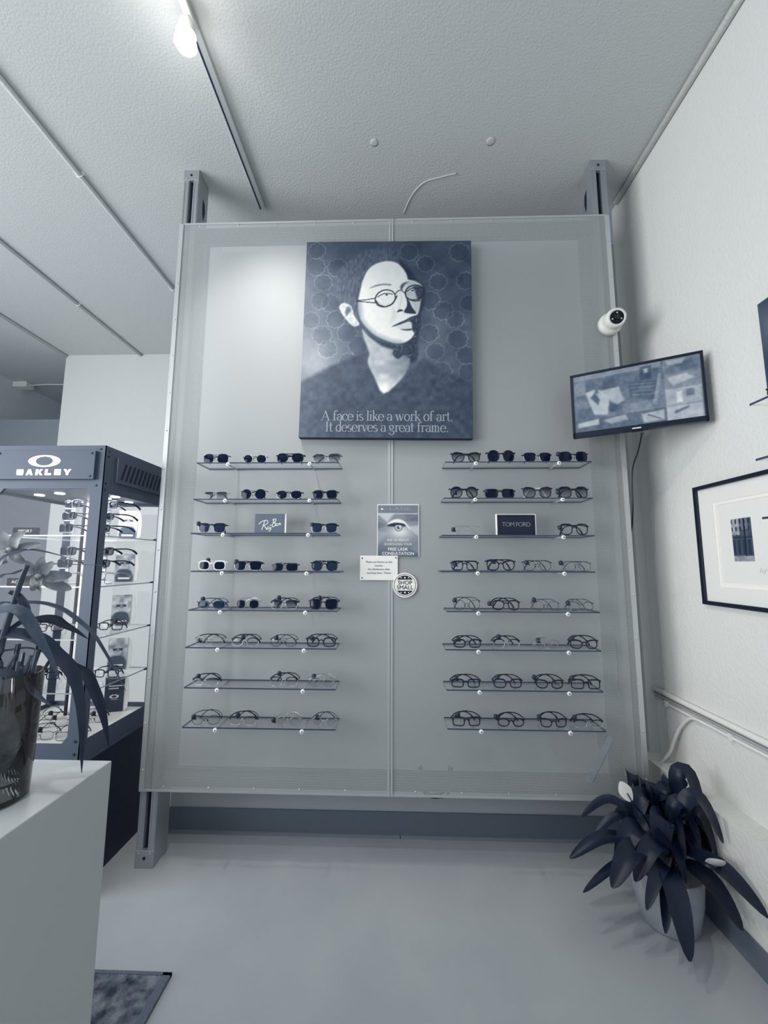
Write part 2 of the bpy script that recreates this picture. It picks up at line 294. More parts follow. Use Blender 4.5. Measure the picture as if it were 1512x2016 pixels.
def glass_mat(name, tint, gloss=.35, rough=.03, body=0.0, body_tone=.8):
    """clear sheet: transparent, with fresnel gloss and a little solid body"""
    m, nt, out = base_mat(name)
    tr = nd(nt, 'ShaderNodeBsdfTransparent')
    tr.inputs[0].default_value = tint + (1,)
    gl = nd(nt, 'ShaderNodeBsdfGlossy')
    gl.inputs['Roughness'].default_value = rough
    gl.inputs['Color'].default_value = (1, 1, 1, 1)
    fr = nd(nt, 'ShaderNodeFresnel')
    fr.inputs['IOR'].default_value = 1.45
    mu = nd(nt, 'ShaderNodeMath', operation='MULTIPLY')
    mu.inputs[1].default_value = gloss * 2.2
    nt.links.new(fr.outputs[0], mu.inputs[0])
    mx = nd(nt, 'ShaderNodeMixShader')
    nt.links.new(mu.outputs[0], mx.inputs[0])
    src = tr
    if body:
        df = nd(nt, 'ShaderNodeBsdfDiffuse')
        df.inputs[0].default_value = rgba(body_tone)
        m2 = nd(nt, 'ShaderNodeMixShader')
        m2.inputs[0].default_value = body
        nt.links.new(tr.outputs[0], m2.inputs[1])
        nt.links.new(df.outputs[0], m2.inputs[2])
        src = m2
    nt.links.new(src.outputs[0], mx.inputs[1])
    nt.links.new(gl.outputs[0], mx.inputs[2])
    nt.links.new(mx.outputs[0], out.inputs['Surface'])
    MATS[name] = m
    return m


def fade_lens(name, top, bottom):
    """sunglass lens whose tint fades from the brow down"""
    m, nt, out = base_mat(name)
    tc = nd(nt, 'ShaderNodeTexCoord')
    sp = nd(nt, 'ShaderNodeSeparateXYZ')
    nt.links.new(tc.outputs['Generated'], sp.inputs[0])
    r = nd(nt, 'ShaderNodeMapRange')
    r.inputs['From Min'].default_value, r.inputs['From Max'].default_value = .1, .9
    r.inputs['To Min'].default_value, r.inputs['To Max'].default_value = bottom, top
    nt.links.new(sp.outputs['Z'], r.inputs['Value'])
    b = nd(nt, 'ShaderNodeBsdfPrincipled')
    b.inputs['Base Color'].default_value = rgba(.06)
    b.inputs['Roughness'].default_value = .08
    tr = nd(nt, 'ShaderNodeBsdfTransparent')
    mx = nd(nt, 'ShaderNodeMixShader')
    nt.links.new(r.outputs[0], mx.inputs[0])
    nt.links.new(tr.outputs[0], mx.inputs[1])
    nt.links.new(b.outputs[0], mx.inputs[2])
    nt.links.new(mx.outputs[0], out.inputs['Surface'])
    MATS[name] = m


def perforated_mat(name, tone, pitch=.00635, hole=.35):
    """painted sheet metal with staggered round holes cut right through"""
    m, nt, out = base_mat(name)
    tc = nd(nt, 'ShaderNodeTexCoord')
    sp = nd(nt, 'ShaderNodeSeparateXYZ')
    nt.links.new(tc.outputs['Object'], sp.inputs[0])

    def ma(op, a, b=None):
        n = nd(nt, 'ShaderNodeMath', operation=op)
        for i, q in enumerate((a, b)):
            if q is None:
                continue
            if isinstance(q, (int, float)):
                n.inputs[i].default_value = q
            else:
                nt.links.new(q, n.inputs[i])
        return n.outputs[0]
    u = ma('DIVIDE', sp.outputs['X'], pitch)
    v = ma('DIVIDE', sp.outputs['Z'], pitch * .866)
    row = ma('FLOOR', v)
    u2 = ma('ADD', u, ma('MULTIPLY', row, .5))
    fx = ma('SUBTRACT', ma('FRACT', u2), .5)
    fz = ma('MULTIPLY', ma('SUBTRACT', ma('FRACT', v), .5), .866)
    d2 = ma('ADD', ma('MULTIPLY', fx, fx), ma('MULTIPLY', fz, fz))
    solid = ma('GREATER_THAN', d2, hole * hole)
    b = nd(nt, 'ShaderNodeBsdfPrincipled')
    b.inputs['Base Color'].default_value = rgba(tone)
    b.inputs['Roughness'].default_value = .6
    b.inputs['Metallic'].default_value = .1
    tr = nd(nt, 'ShaderNodeBsdfTransparent')
    mx = nd(nt, 'ShaderNodeMixShader')
    nt.links.new(solid, mx.inputs[0])
    nt.links.new(tr.outputs[0], mx.inputs[1])
    nt.links.new(b.outputs[0], mx.inputs[2])
    nt.links.new(mx.outputs[0], out.inputs['Surface'])
    MATS[name] = m


def print_mat(name, emit=0.0, rough=.5):
    """flat print: colour read from the mesh's own printed colours"""
    m, nt, out = base_mat(name)
    at = nd(nt, 'ShaderNodeAttribute', attribute_name='print')
    b = nd(nt, 'ShaderNodeBsdfPrincipled')
    b.inputs['Roughness'].default_value = rough
    nt.links.new(at.outputs['Color'], b.inputs['Base Color'])
    if emit:
        nt.links.new(at.outputs['Color'], b.inputs['Emission Color'])
        b.inputs['Emission Strength'].default_value = emit
    nt.links.new(b.outputs['BSDF'], out.inputs['Surface'])
    MATS[name] = m


mat('floor', .68, .55, mottle=(2.2, .66, .70), bump=(60, .05))
mat('ceiling', .81, .9, bump=(95, .28))
mat('stucco', .90, .85, bump=(60, .35))
mat('plain_wall', .86, .85, bump=(90, .15))
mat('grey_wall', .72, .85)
mat('far_unlit_grey', .52, .85)  # base colour darkened to stand for an unlit far wall
mat('shade_wall', .74, .85, bump=(90, .15))  # plain wall with the shade behind the panels put into its colour
mat('vinyl_base', .42, .5)
mat('vinyl_edge', .52, .45)
perforated_mat('perforated', .77)
mat('steel_strip', .80, .38, .5)
mat('aluminium', .70, .38, .6)
mat('rail_metal', .42, .5, .3)
mat('slot_black', .04, .8)
mat('rivet', .86, .3, .8)
mat('canvas_edge', .12, .7)
mat('black_plastic', .05, .32)
mat('black_satin', .06, .45)
mat('dark_plastic', .14, .35)
mat('tag_plastic', .11, .5)
mat('white_plastic', .93, .4)
mat('white_paint', .93, .6)
mat('white_laminate', .75, .4)
mat('chrome', .85, .18, .9)
mat('acrylic_rod', .72, .25, .2)
mat('cap_white', .97, .3)
mat('frame_k', .03, .25, spec=.4)
mat('frame_d', .3, .3, .5)
mat('frame_m', .75, .25, .8)
mat('frame_w', .93, .3)
mat('frame_t', .3, .3, mottle=(160, .06, .55))
glass_mat('frame_c', (.86, .87, .88), .45, .08, .14, .85)
mat('lens_dark', .04, .08, spec=.2)
mat('lens_black', .02, .12, spec=.25)
mat('lens_mid', .15, .08, spec=.22)
fade_lens('lens_fade', .97, .35)
glass_mat('lens_clear', (.95, .955, .96), .35, .03)
glass_mat('shelf_glass', (.992, .994, .995), .12, .02)
mat('shelf_edge', .24, .25)
glass_mat('case_glass', (.95, .955, .96), .10, .02)
glass_mat('vase_glass', (.80, .82, .83), .5, .03, .05, .7)
mat('case_metal', .30, .55, .1)
mat('case_black', .08, .5)
mat('case_inner', .66, .6)
mat('case_lit', .97, .5)
mat('sign_plate', .28, .55, .05)
mat('logo_light', 1.0, .5, emit=1.2)
mat('led', 1.0, .4, emit=9)
mat('bulb', 1.0, .4, emit=26)
mat('paper', .93, .8)
mat('paper_grey', .55, .8)
mat('ink', .06, .8)
mat('ink_grey', .42, .8)
mat('sign_slate', .36, .55)
mat('print_light', .60, .7)
mat('print_white', .97, .6)
mat('mat_board', .93, .9)
mat('mat_bevel', .98, .9)
mat('picture_black', .03, .35)
mat('tape', .62, .6)
mat('strap_leaf', .30, .45, spec=.4, mottle=(9, .24, .36))
mat('strap_dark', .15, .45, mottle=(9, .12, .2))
mat('petal', .62, .6, mottle=(30, .52, .70))
mat('petal_lip', .75, .6, mottle=(60, .5, .85))
mat('stem', .24, .5)
mat('soil', .30, .9, mottle=(28, .16, .46), bump=(40, .8))
mat('lily_leaf', .045, .42, spec=.35, mottle=(14, .03, .10))
mat('spathe', .93, .6)
mat('spadix', .2, .7)
mat('pot', .66, .3, mottle=(5, .62, .70))
mat('rug', .3, .95, mottle=(22, .16, .50), bump=(120, .6))
mat('rug_border', .38, .95, bump=(120, .6))
print_mat('print', 0, .55)
print_mat('print_screen', .38, .12)
print_mat('print_gloss', 0, .3)


# ---------------------------------------------------------------- mesh helpers
def setp(o, label=None, cat=None, group=None, kind=None):
    if label:
        o['label'] = label
    if cat:
        o['category'] = cat
    if group:
        o['group'] = group
    if kind:
        o['kind'] = kind
    return o


def thing(name, label, cat, loc=(0, 0, 0), rz=0, group=None):
    o = bpy.data.objects.new(name, None)
    o.empty_display_size = .02
    COL.objects.link(o)
    o.location = loc
    o.rotation_euler = (0, 0, rz)
    return setp(o, label, cat, group)


def link_mesh(name, me, mats, parent=None, smooth=False):
    o = bpy.data.objects.new(name, me)
    COL.objects.link(o)
    if isinstance(mats, str):
        mats = [mats]
    if not me.materials:
        for k in mats:
            me.materials.append(MATS[k])
    if smooth:
        me.polygons.foreach_set('use_smooth', [True] * len(me.polygons))
    if parent is not None:
        o.parent = parent
    return o


def bevel(o, w, seg=2):
    b = o.modifiers.new('bevel', 'BEVEL')
    b.width, b.segments, b.limit_method = w, seg, 'ANGLE'
    return o


def catmull(pts, n, closed=False):
    P = [Vector(p) for p in pts]
    m = len(P)
    res = []
    rng = m if closed else m - 1
    for i in range(rng):
        if closed:
            a, b, c, d = P[(i - 1) % m], P[i], P[(i + 1) % m], P[(i + 2) % m]
        else:
            a, b, c, d = P[max(i - 1, 0)], P[i], P[i + 1], P[min(i + 2, m - 1)]
        for k in range(n):
            t = k / n
            res.append(.5 * ((2 * b) + (c - a) * t + (2 * a - 5 * b + 4 * c - d) * t * t + (3 * b - a - 3 * c + d) * t ** 3))
    if not closed:
        res.append(P[-1])
    return res


class MB:
    def __init__(s):
        s.v, s.f, s.m = [], [], []

    def add(s, vs, fs, mi=0):
        k = len(s.v)
        s.v += [tuple(p) for p in vs]
        s.f += [tuple(i + k for i in q) for q in fs]
        s.m += [mi] * len(fs)
        return s

    def box(s, x0, x1, y0, y1, z0, z1, mi=0):
        x0, x1 = sorted((x0, x1)); y0, y1 = sorted((y0, y1)); z0, z1 = sorted((z0, z1))
        vs = [(x0, y0, z0), (x1, y0, z0), (x1, y1, z0), (x0, y1, z0), (x0, y0, z1), (x1, y0, z1), (x1, y1, z1), (x0, y1, z1)]
        return s.add(vs, [(0, 3, 2, 1), (4, 5, 6, 7), (0, 1, 5, 4), (1, 2, 6, 5), (2, 3, 7, 6), (3, 0, 4, 7)], mi)

    def prism(s, poly, y0, y1, mi=0):
        """closed outline in x,z pushed from y0 (front) to y1"""
        n = len(poly)
        ar = sum(poly[i][0] * poly[(i + 1) % n][1] - poly[(i + 1) % n][0] * poly[i][1] for i in range(n))
        if ar < 0:
            poly = poly[::-1]
        vs = [(p[0], y0, p[1]) for p in poly] + [(p[0], y1, p[1]) for p in poly]
        fs = [tuple(range(n)), tuple(range(2 * n - 1, n - 1, -1))]
        fs += [(i, i + n, (i + 1) % n + n, (i + 1) % n) for i in range(n)]
        return s.add(vs, fs, mi)

    def tube(s, pts, r, n=8, closed=False, flat=1.0, up=(0, 0, 1), cap=True, mi=0):
        """round or flattened section swept along a path; r one value or one for each point"""
        P = [Vector(p) for p in pts]
        m = len(P)
        R = list(r) if hasattr(r, '__len__') else [r] * m
        vs = []
        upv = Vector(up)
        for i in range(m):
            a = P[(i - 1) % m] if (closed or i > 0) else P[i]
            b = P[(i + 1) % m] if (closed or i < m - 1) else P[i]
            t = (b - a)
            t = t.normalized() if t.length > 1e-9 else Vector((1, 0, 0))
            e1 = t.cross(upv)
            if e1.length < 1e-4:
                e1 = t.cross(Vector((0.3, 1, 0.2)))
            e1.normalize()
            e2 = t.cross(e1).normalized()
            for k in range(n):
                a_ = 2 * math.pi * k / n
                vs.append(P[i] + e1 * (math.cos(a_) * R[i]) + e2 * (math.sin(a_) * R[i] * flat))
        fs = []
        rg = m if closed else m - 1
        for i in range(rg):
            j = (i + 1) % m
            for k in range(n):
                l = (k + 1) % n
                fs.append((i * n + k, i * n + l, j * n + l, j * n + k))
        if cap and not closed:
            fs.append(tuple(range(n - 1, -1, -1)))
            fs.append(tuple((m - 1) * n + k for k in range(n)))
        return s.add(vs, fs, mi)

    def lathe(s, prof, n=24, c=(0, 0, 0), mi=0, axis=None):
        """profile of (radius, height) turned about z, or about another axis"""
        q = Vector((0, 0, 1)).rotation_difference(Vector(axis)) if axis is not None else None
        vs, fs = [], []
        for r, z in prof:
            for k in range(n):
                a = 2 * math.pi * k / n
                p = Vector((r * math.cos(a), r * math.sin(a), z))
                if q is not None:
                    p = q @ p
                vs.append(p + Vector(c))
        for i in range(len(prof) - 1):
            for k in range(n):
                l = (k + 1) % n
                fs.append((i * n + k, i * n + l, (i + 1) * n + l, (i + 1) * n + k))
        if prof[0][0] > 1e-6:
            fs.append(tuple(range(n - 1, -1, -1)))
        if prof[-1][0] > 1e-6:
            fs.append(tuple((len(prof) - 1) * n + k for k in range(n)))
        return s.add(vs, fs, mi)

    def disc(s, cx, cz, r, y0, y1, n=16, mi=0):
        return s.prism([(cx + r * math.cos(2 * math.pi * k / n), cz + r * math.sin(2 * math.pi * k / n)) for k in range(n)], y0, y1, mi)

    def ribbon(s, pts, w, y0, y1, mi=0):
        """flat lettering stroke in x,z of even or changing width"""
        n = len(pts)
        W = list(w) if hasattr(w, '__len__') else [w] * n
        L, Rr = [], []
        for i in range(n):
            a = pts[max(i - 1, 0)]; b = pts[min(i + 1, n - 1)]
            dx, dz = b[0] - a[0], b[1] - a[1]
            l = math.hypot(dx, dz) or 1
            nx, nz = -dz / l, dx / l
            L.append((pts[i][0] + nx * W[i] / 2, pts[i][1] + nz * W[i] / 2))
            Rr.append((pts[i][0] - nx * W[i] / 2, pts[i][1] - nz * W[i] / 2))
        vs = []
        for i in range(n):
            vs += [(L[i][0], y0, L[i][1]), (Rr[i][0], y0, Rr[i][1])]
        return s.add(vs, [(2 * i, 2 * i + 1, 2 * i + 3, 2 * i + 2) for i in range(n - 1)], mi)

    def leaf(s, path, widths, hint=(0, 0, 1), fold=.25, mi=0):
        P = [Vector(p) for p in path]
        n = len(P)
        vs = []
        for i in range(n):
            t = (P[min(i + 1, n - 1)] - P[max(i - 1, 0)])
            t = t.normalized() if t.length > 1e-9 else Vector((0, 0, 1))
            side = t.cross(Vector(hint))
            if side.length < 1e-3:
                side = t.cross(Vector((0, 1, 0.1)))
            side.normalize()
            up = side.cross(t).normalized()
            w = widths[i] / 2
            vs += [P[i] - side * w + up * w * fold, P[i] - side * w * .5 + up * w * fold * .25, P[i], P[i] + side * w * .5 + up * w * fold * .25, P[i] + side * w + up * w * fold]
        fs = []
        for i in range(n - 1):
            for k in range(4):
                fs.append((i * 5 + k, i * 5 + k + 1, (i + 1) * 5 + k + 1, (i + 1) * 5 + k))
        return s.add(vs, fs, mi)

    def build(s, name, mats, parent=None, smooth=False):
        me = bpy.data.meshes.new(name)
        me.from_pydata(s.v, [], s.f)
        if any(s.m):
            me.polygons.foreach_set('material_index', s.m)
        me.validate()
        return link_mesh(name, me, mats, parent, smooth)


def text_part(name, body, size, loc, m, parent, align='CENTER', space=1.0, offset=0.0, extrude=.0004, sx=1.0, rot=0.0):
    cu = bpy.data.curves.new('lettering_source', 'FONT')
    cu.body, cu.size, cu.align_x, cu.align_y = body, size, align, 'CENTER'
    cu.space_character, cu.offset, cu.extrude = space, offset, extrude
    cu.resolution_u = 3
    t = bpy.data.objects.new('lettering_source', cu)
    COL.objects.link(t)
    dg = bpy.context.evaluated_depsgraph_get()
    me = bpy.data.meshes.new_from_object(t.evaluated_get(dg))
    bpy.data.objects.remove(t, do_unlink=True)
    bpy.data.curves.remove(cu)
    M = Matrix.Translation(loc) @ Matrix.Rotation(rot, 4, 'Y') @ Matrix.Rotation(math.pi / 2, 4, 'X') @ Matrix.Diagonal((sx, 1, 1, 1))
    me.transform(M)
    me.materials.clear()
    return link_mesh(name, me, m, parent)


# prints: tones worked out on a grid of points in the sheet's own x,z
def poly_mask(X, Z, poly, soft, sm=4):
    pts = [(p.x, p.z) for p in catmull([(a, 0, b) for a, b in poly], sm, True)] if sm > 1 else poly
    ins = np.zeros(X.shape, bool)
    D = np.full(X.shape, 9.0)
    n = len(pts)
    for i in range(n):
        x0, z0 = pts[i]; x1, z1 = pts[(i + 1) % n]
        dx, dz = x1 - x0, z1 - z0
        t = np.clip(((X - x0) * dx + (Z - z0) * dz) / (dx * dx + dz * dz + 1e-12), 0, 1)
        D = np.minimum(D, (X - x0 - t * dx) ** 2 + (Z - z0 - t * dz) ** 2)
        if z0 != z1:
            c = ((z0 > Z) != (z1 > Z)) & (X < dx * (Z - z0) / (z1 - z0) + x0)
            ins ^= c
    D = np.sqrt(D)
    return np.clip(.5 - np.where(ins, -D, D) / (2 * soft), 0, 1)


def line_mask(X, Z, pts, w, soft):
    D = np.full(X.shape, 9.0)
    for (x0, z0), (x1, z1) in zip(pts[:-1], pts[1:]):
        dx, dz = x1 - x0, z1 - z0
        t = np.clip(((X - x0) * dx + (Z - z0) * dz) / (dx * dx + dz * dz + 1e-12), 0, 1)
        D = np.minimum(D, (X - x0 - t * dx) ** 2 + (Z - z0 - t * dz) ** 2)
    return np.clip(.5 - (np.sqrt(D) - w / 2) / (2 * soft), 0, 1)


def value_noise(X, Z, cell, seed):
    rg = np.random.RandomState(seed)
    g = rg.rand(96, 96)
    u, v = X / cell + 40, Z / cell + 40
    i, j = np.floor(u).astype(int), np.floor(v).astype(int)
    a, b = u - i, v - j
    a, b = a * a * (3 - 2 * a), b * b * (3 - 2 * b)
    i0, j0, i1, j1 = i % 96, j % 96, (i + 1) % 96, (j + 1) % 96
    return (g[i0, j0] * (1 - a) + g[i1, j0] * a) * (1 - b) + (g[i0, j1] * (1 - a) + g[i1, j1] * a) * b


def print_sheet(name, w, h, nx, ny, fn, parent, y, m='print', cx=0, cz=0):
    xs, zs = np.linspace(-w / 2, w / 2, nx), np.linspace(-h / 2, h / 2, ny)
    X, Z = np.meshgrid(xs, zs)
    tone = np.clip(fn(X, Z), 0, 1)
    me = bpy.data.meshes.new(name)
    vs = np.stack([X + cx, np.full(X.shape, y), Z + cz], -1).reshape(-1, 3)
    idx = np.arange(nx * ny).reshape(ny, nx)
    fs = np.stack([idx[:-1, :-1], idx[:-1, 1:], idx[1:, 1:], idx[1:, :-1]], -1).reshape(-1, 4)
    me.from_pydata(vs.tolist(), [], fs.tolist())
    at = me.color_attributes.new('print', 'FLOAT_COLOR', 'POINT')
    c = np.ones((nx * ny, 4), np.float32)
    c[:, :3] = duo(tone).reshape(-1, 3)
    at.data.foreach_set('color', c.ravel())
    return link_mesh(name, me, m, parent)


# ---------------------------------------------------------------- the setting
def struct(name, label, mb, m, parent=None):
    return setp(mb.build(name, m, parent), label, None, None, 'structure')


H = 3.757
struct('floor', 'grey sealed concrete floor of the shop', MB().box(-9, 1.6, -7, 7, -.08, 0), 'floor')
struct('ceiling', 'textured pale grey plaster ceiling', MB().box(-9, 1.6, -7, 7, H, H + .08), 'ceiling')
struct('wall_right', 'white stucco side wall above the ledge', MB().box(1.416, 1.6, -7, .35, 0, H), 'stucco')
struct('wall_ledge', 'low projecting white ledge along the foot of the side wall', MB().box(1.306, 1.418, -7, .27, 0, .452), 'stucco')
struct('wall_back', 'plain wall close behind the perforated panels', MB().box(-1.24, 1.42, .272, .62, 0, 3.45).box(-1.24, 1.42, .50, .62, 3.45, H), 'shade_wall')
struct('wall_far', 'pale grey partition wall behind the tall display case', MB().box(-3.712, -.9, 2.11, 2.25, 0, H), 'plain_wall')
struct('wall_left', 'textured grey wall at the far left of the shop', MB().box(-5.1, -4.935, 1.0, 7, 0, H), 'stucco')
struct('wall_low', 'grey wall section below the far ceiling corner', MB().box(-6.5, -3.72, 2.3, 2.42, 0, 3.08), 'far_unlit_grey')
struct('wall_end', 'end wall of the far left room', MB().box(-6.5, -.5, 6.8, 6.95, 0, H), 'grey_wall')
bb = struct('baseboard_back', 'grey vinyl baseboard under the perforated panels', MB().box(-1.24, 1.306, .262, .272, .012, .125), 'vinyl_base')
MB().box(-1.24, .02, .252, .272, 0, .016).build('toe_strip', 'vinyl_edge', bb)
MB().box(.024, 1.306, .252, .272, 0, .016).build('toe_strip', 'vinyl_edge', bb)
struct('baseboard_right', 'grey vinyl baseboard along the foot of the side wall', MB().box(1.297, 1.306, -7, .262, 0, .10), 'vinyl_base')
struct('trim_1', 'narrow vertical corner trim beside the right post', MB().box(1.36, 1.416, .255, .272, .45, 3.44), 'plain_wall')

# ceiling conduits
def conduit(label, x, y0, y1, r, clips, m='ceiling'):
    t = thing('ceiling_conduit', label, 'conduit', (x, 0, H - r), 0, 'painted conduits along the ceiling')
    MB().tube([(0, y0, 0), (0, y1, 0)], r, 10).build('pipe', m, t, True)
    for y in clips:
        c = MB().box(-r * 2.4, r * 2.4, y - .012, y + .012, r - .004, r)
        c.tube([(-r * 1.5, y, r), (-r * 1.2, y, -r * .6), (0, y, -r * 1.25), (r * 1.2, y, -r * .6), (r * 1.5, y, r)], .004, 6)
        c.build('clip', 'white_plastic', t)


conduit('painted ceiling conduit with three pale clips, nearest the post', -1.889, -3, 4, .013, (.0, 1.02, 2.0))
conduit('middle ceiling conduit running to the top of the pale partition', -2.856, -3, 2.11, .013, (1.2,))
conduit('ceiling conduit ending at the left corner of the pale partition', -3.71, -3, 2.6, .014, ())
pr = MB().tube(catmull([(.05, .33, H - .001), (.10, .20, H - .001), (.17, .115, H - .001), (.26, .085, H - .001), (.36, .06, H - .001)], 6), .006, 6, flat=.5)
pr.build('paint_ridge', 'ceiling', bpy.data.objects['ceiling'], True)
MB().lathe([(.026, H), (.016, H - .0018), (0, H - .0025)], 12, (.52, -.12, 0)).build('plaster_patch', 'ceiling', bpy.data.objects['ceiling'], True)
MB().lathe([(.024, H), (.014, H - .0012), (0, H - .0018)], 12, (-.12, -.13, 0)).build('plaster_patch', 'ceiling', bpy.data.objects['ceiling'], True)
conduit('painted pipe in the corner of ceiling and side wall', 1.40, -5, .27, .016, (-.9,), 'stucco')
t = thing('junction_box', 'small white junction box with thin cable, far left ceiling', 'junction box', (-4.86, 2.80, H))
bevel(MB().box(-.10, .10, -.06, .06, -.07, 0).build('box', 'white_plastic', t), .006)
MB().tube([(.10, .0, -.03), (.3, .02, -.012), (1.14, .05, -.012)], .009, 6).build('cable', 'white_plastic', t, True)

# ---------------------------------------------------------------- posts and perforated panels
def post(label, x0, w, hole_side):
    t = thing('support_post', label, 'post', (x0 + w / 2, 0, 0), 0, 'aluminium support posts')
    a, b, s = -w / 2, w / 2, .0125
    m = MB()
    m.box(a, -s, .004, .034, 0, H).box(s, b, .004, .034, 0, H)
    m.box(a, b, .034, .122, 0, H)
    for q in (a + .006, -s - .006, s + .006, b - .006):
        m.box(q - .002, q + .002, .0015, .004, .1, H - .075)
    m.build('extrusion', 'aluminium', t)
    MB().box(-s, s, .026, .034, .08, H - .06).build('slot', 'slot_black', t)
    for z0, z1, zh in ((0, .078, .045), (H - .066, H, H - .034)):
        p = bevel(MB().box(a - .001, b + .001, -.001, .02, z0, z1).build('end_plate', 'aluminium', t), .001, 1)
        MB().disc(0, zh, .007, -.003, .0, 14).build('bolt_hole', 'slot_black', p)
        zr = z1 - .01 if z0 == 0 else z0 + .01
        for q in (-.028, .028):
            MB().disc(q, zr, .0045, -.004, 0, 10).build('rivet', 'rivet', p)
    # jagged cable hole in the inner face
    xs = b + .0008 if hole_side > 0 else a - .0008
    pl = [(.06, H - .13), (.085, H - .15), (.092, H - .20), (.08, H - .26), (.068, H - .24), (.062, H - .19)]
    MB().add([(xs, y, z) for y, z in pl], [(0, 1, 2, 3, 4, 5)]).build('cable_hole', 'slot_black', t)


post('aluminium slotted post at the left edge of the perforated panels', -1.253, .089, 1)
post('aluminium slotted post at the right edge beside the side wall', 1.112, .089, -1)
PZ0, PZ1 = .344, 3.406
for nm, lab, x0, x1 in (('perforated_panel', 'left perforated metal panel holding the left column of shelves', -1.256, -.031),
                        ('perforated_panel', 'right perforated metal panel holding the right column of shelves', -.028, 1.195)):
    t = thing(nm, lab, 'panel', ((x0 + x1) / 2, 0, PZ0), 0, 'perforated display panels')
    w, h = (x1 - x0) / 2, PZ1 - PZ0
    MB().box(-w, w, -.0012, 0, 0, h).build('perforated_sheet', 'perforated', t)
    outer = -1 if x0 < -1 else 1
    sx = (outer * w, outer * (w - .024))
    st = MB().box(min(sx), max(sx), -.006, -.0012, 0, h - .006).build('edge_strip', 'steel_strip', t)
    ix = (-outer * w, -outer * (w - .011))
    MB().box(min(ix), max(ix), -.006, -.0012, 0, h).build('seam_strip', 'steel_strip', t)
    MB().box(-w + .03, w - .012, -.005, -.0012, h - .012, h).build('top_strip', 'steel_strip', t)
    MB().box(-w, w, -.004, -.0012, 0, .012).build('bottom_strip', 'steel_strip', t)
    for k in range(14):
        MB().lathe([(.0048, 0), (.004, .0025), (0, .0036)], 8, (outer * (w - .012), -.006, .10 + k * .215), axis=(0, -1, 0)).build('rivet', 'rivet', t, True)
    for k in range(5):
        x = -w + .12 + k * (2 * w - .2) / 4.6
        for z in (.022, h - .018):
            MB().lathe([(.0048, 0), (.004, .0025), (0, .0036)], 8, (x, -.0012, z), axis=(0, -1, 0)).build('rivet', 'rivet', t, True)
for lab, z0, z1 in (('aluminium top rail behind the perforated panels', 3.315, 3.40), ('aluminium bottom rail behind the perforated panels', .352, .432)):
    r = MB()
    r.box(-1.163, 1.112, .03, .034, z0, z1).box(-1.163, 1.112, .03, .07, z0, z0 + .004).box(-1.163, 1.112, .03, .07, z1 - .004, z1)
    setp(r.build('cross_rail', 'rail_metal'), lab, 'rail', 'cross rails behind the panels')
for lab, x in (('upright stiffener behind the panels beside the left post', -1.128), ('upright stiffener behind the panels beside the right post', 1.07)):
    setp(MB().box(x - .028, x + .028, .03, .06, .44, 3.30).build('stiffener', 'rail_metal'), lab, 'stiffener', 'stiffeners behind the panels')
# things tucked behind and hung below the panels
setp(bevel(MB().box(1.025, 1.104, .075, .13, .525, .618).build('adapter_box', 'slot_black'), .006), 'black adapter box seen through the right panel low down', 'adapter')
c = MB().tube(catmull([(1.10, .07, .615), (1.095, .05, .72), (1.108, .04, .95), (1.10, .05, 1.15)], 6), .004, 6)
setp(c.build('power_cord', 'slot_black', None, True), 'thin dark power cord rising behind the right panel', 'cord')
o = MB().box(-.016, .016, -.003, -.0014, -.12, .12).build('tape_strip', 'tape')
o.location, o.rotation_euler = (.972, 0, .529), (0, math.radians(30), 0)
setp(o, 'slanted strip of grey tape low on the right panel', 'tape')
c = MB().tube(catmull([(.115, .085, .44), (.135, .085, .33), (.17, .088, .300), (.215, .088, .298), (.26, .085, .32), (.28, .085, .44)], 6), .0055, 7)
c.tube(catmull([(.125, .10, .44), (.15, .10, .32), (.20, .10, .306), (.25, .10, .325), (.27, .10, .44)], 6), .0045, 7)
setp(c.build('hanging_cable', 'black_plastic', None, True), 'black cable loop hanging below the bottom edge of the panels', 'cable')

# ---------------------------------------------------------------- eyeglasses
def outline(shape, a, b, sgn, n=26):
    pts = []
    e = {'pan': 2.9, 'round': 2.15, 'rect': 4.2, 'way': 3.0, 'avi': 2.5, 'cat': 2.6}[shape]
    for k in range(n):
        t = 2 * math.pi * k / n
        c, s = math.cos(t), math.sin(t)
        x = a * math.copysign(abs(c) ** (2 / e), c)
        z = b * math.copysign(abs(s) ** (2 / e), s)
        o = x * sgn / a            # +1 at the temple side
        q = z / b
        if shape == 'way':
            x *= 1 + .10 * q
        elif shape == 'avi':
            x = x * (1 + .10 * q) + (sgn * .10 * a * (-q) if q < 0 else 0)
        elif shape == 'cat':
            z += b * .20 * max(o, -.3) * (.55 + .45 * q)
            x *= 1 + .07 * q
        elif shape == 'rect':
            x *= 1 + .03 * q
        pts.append((x, z))
    return pts


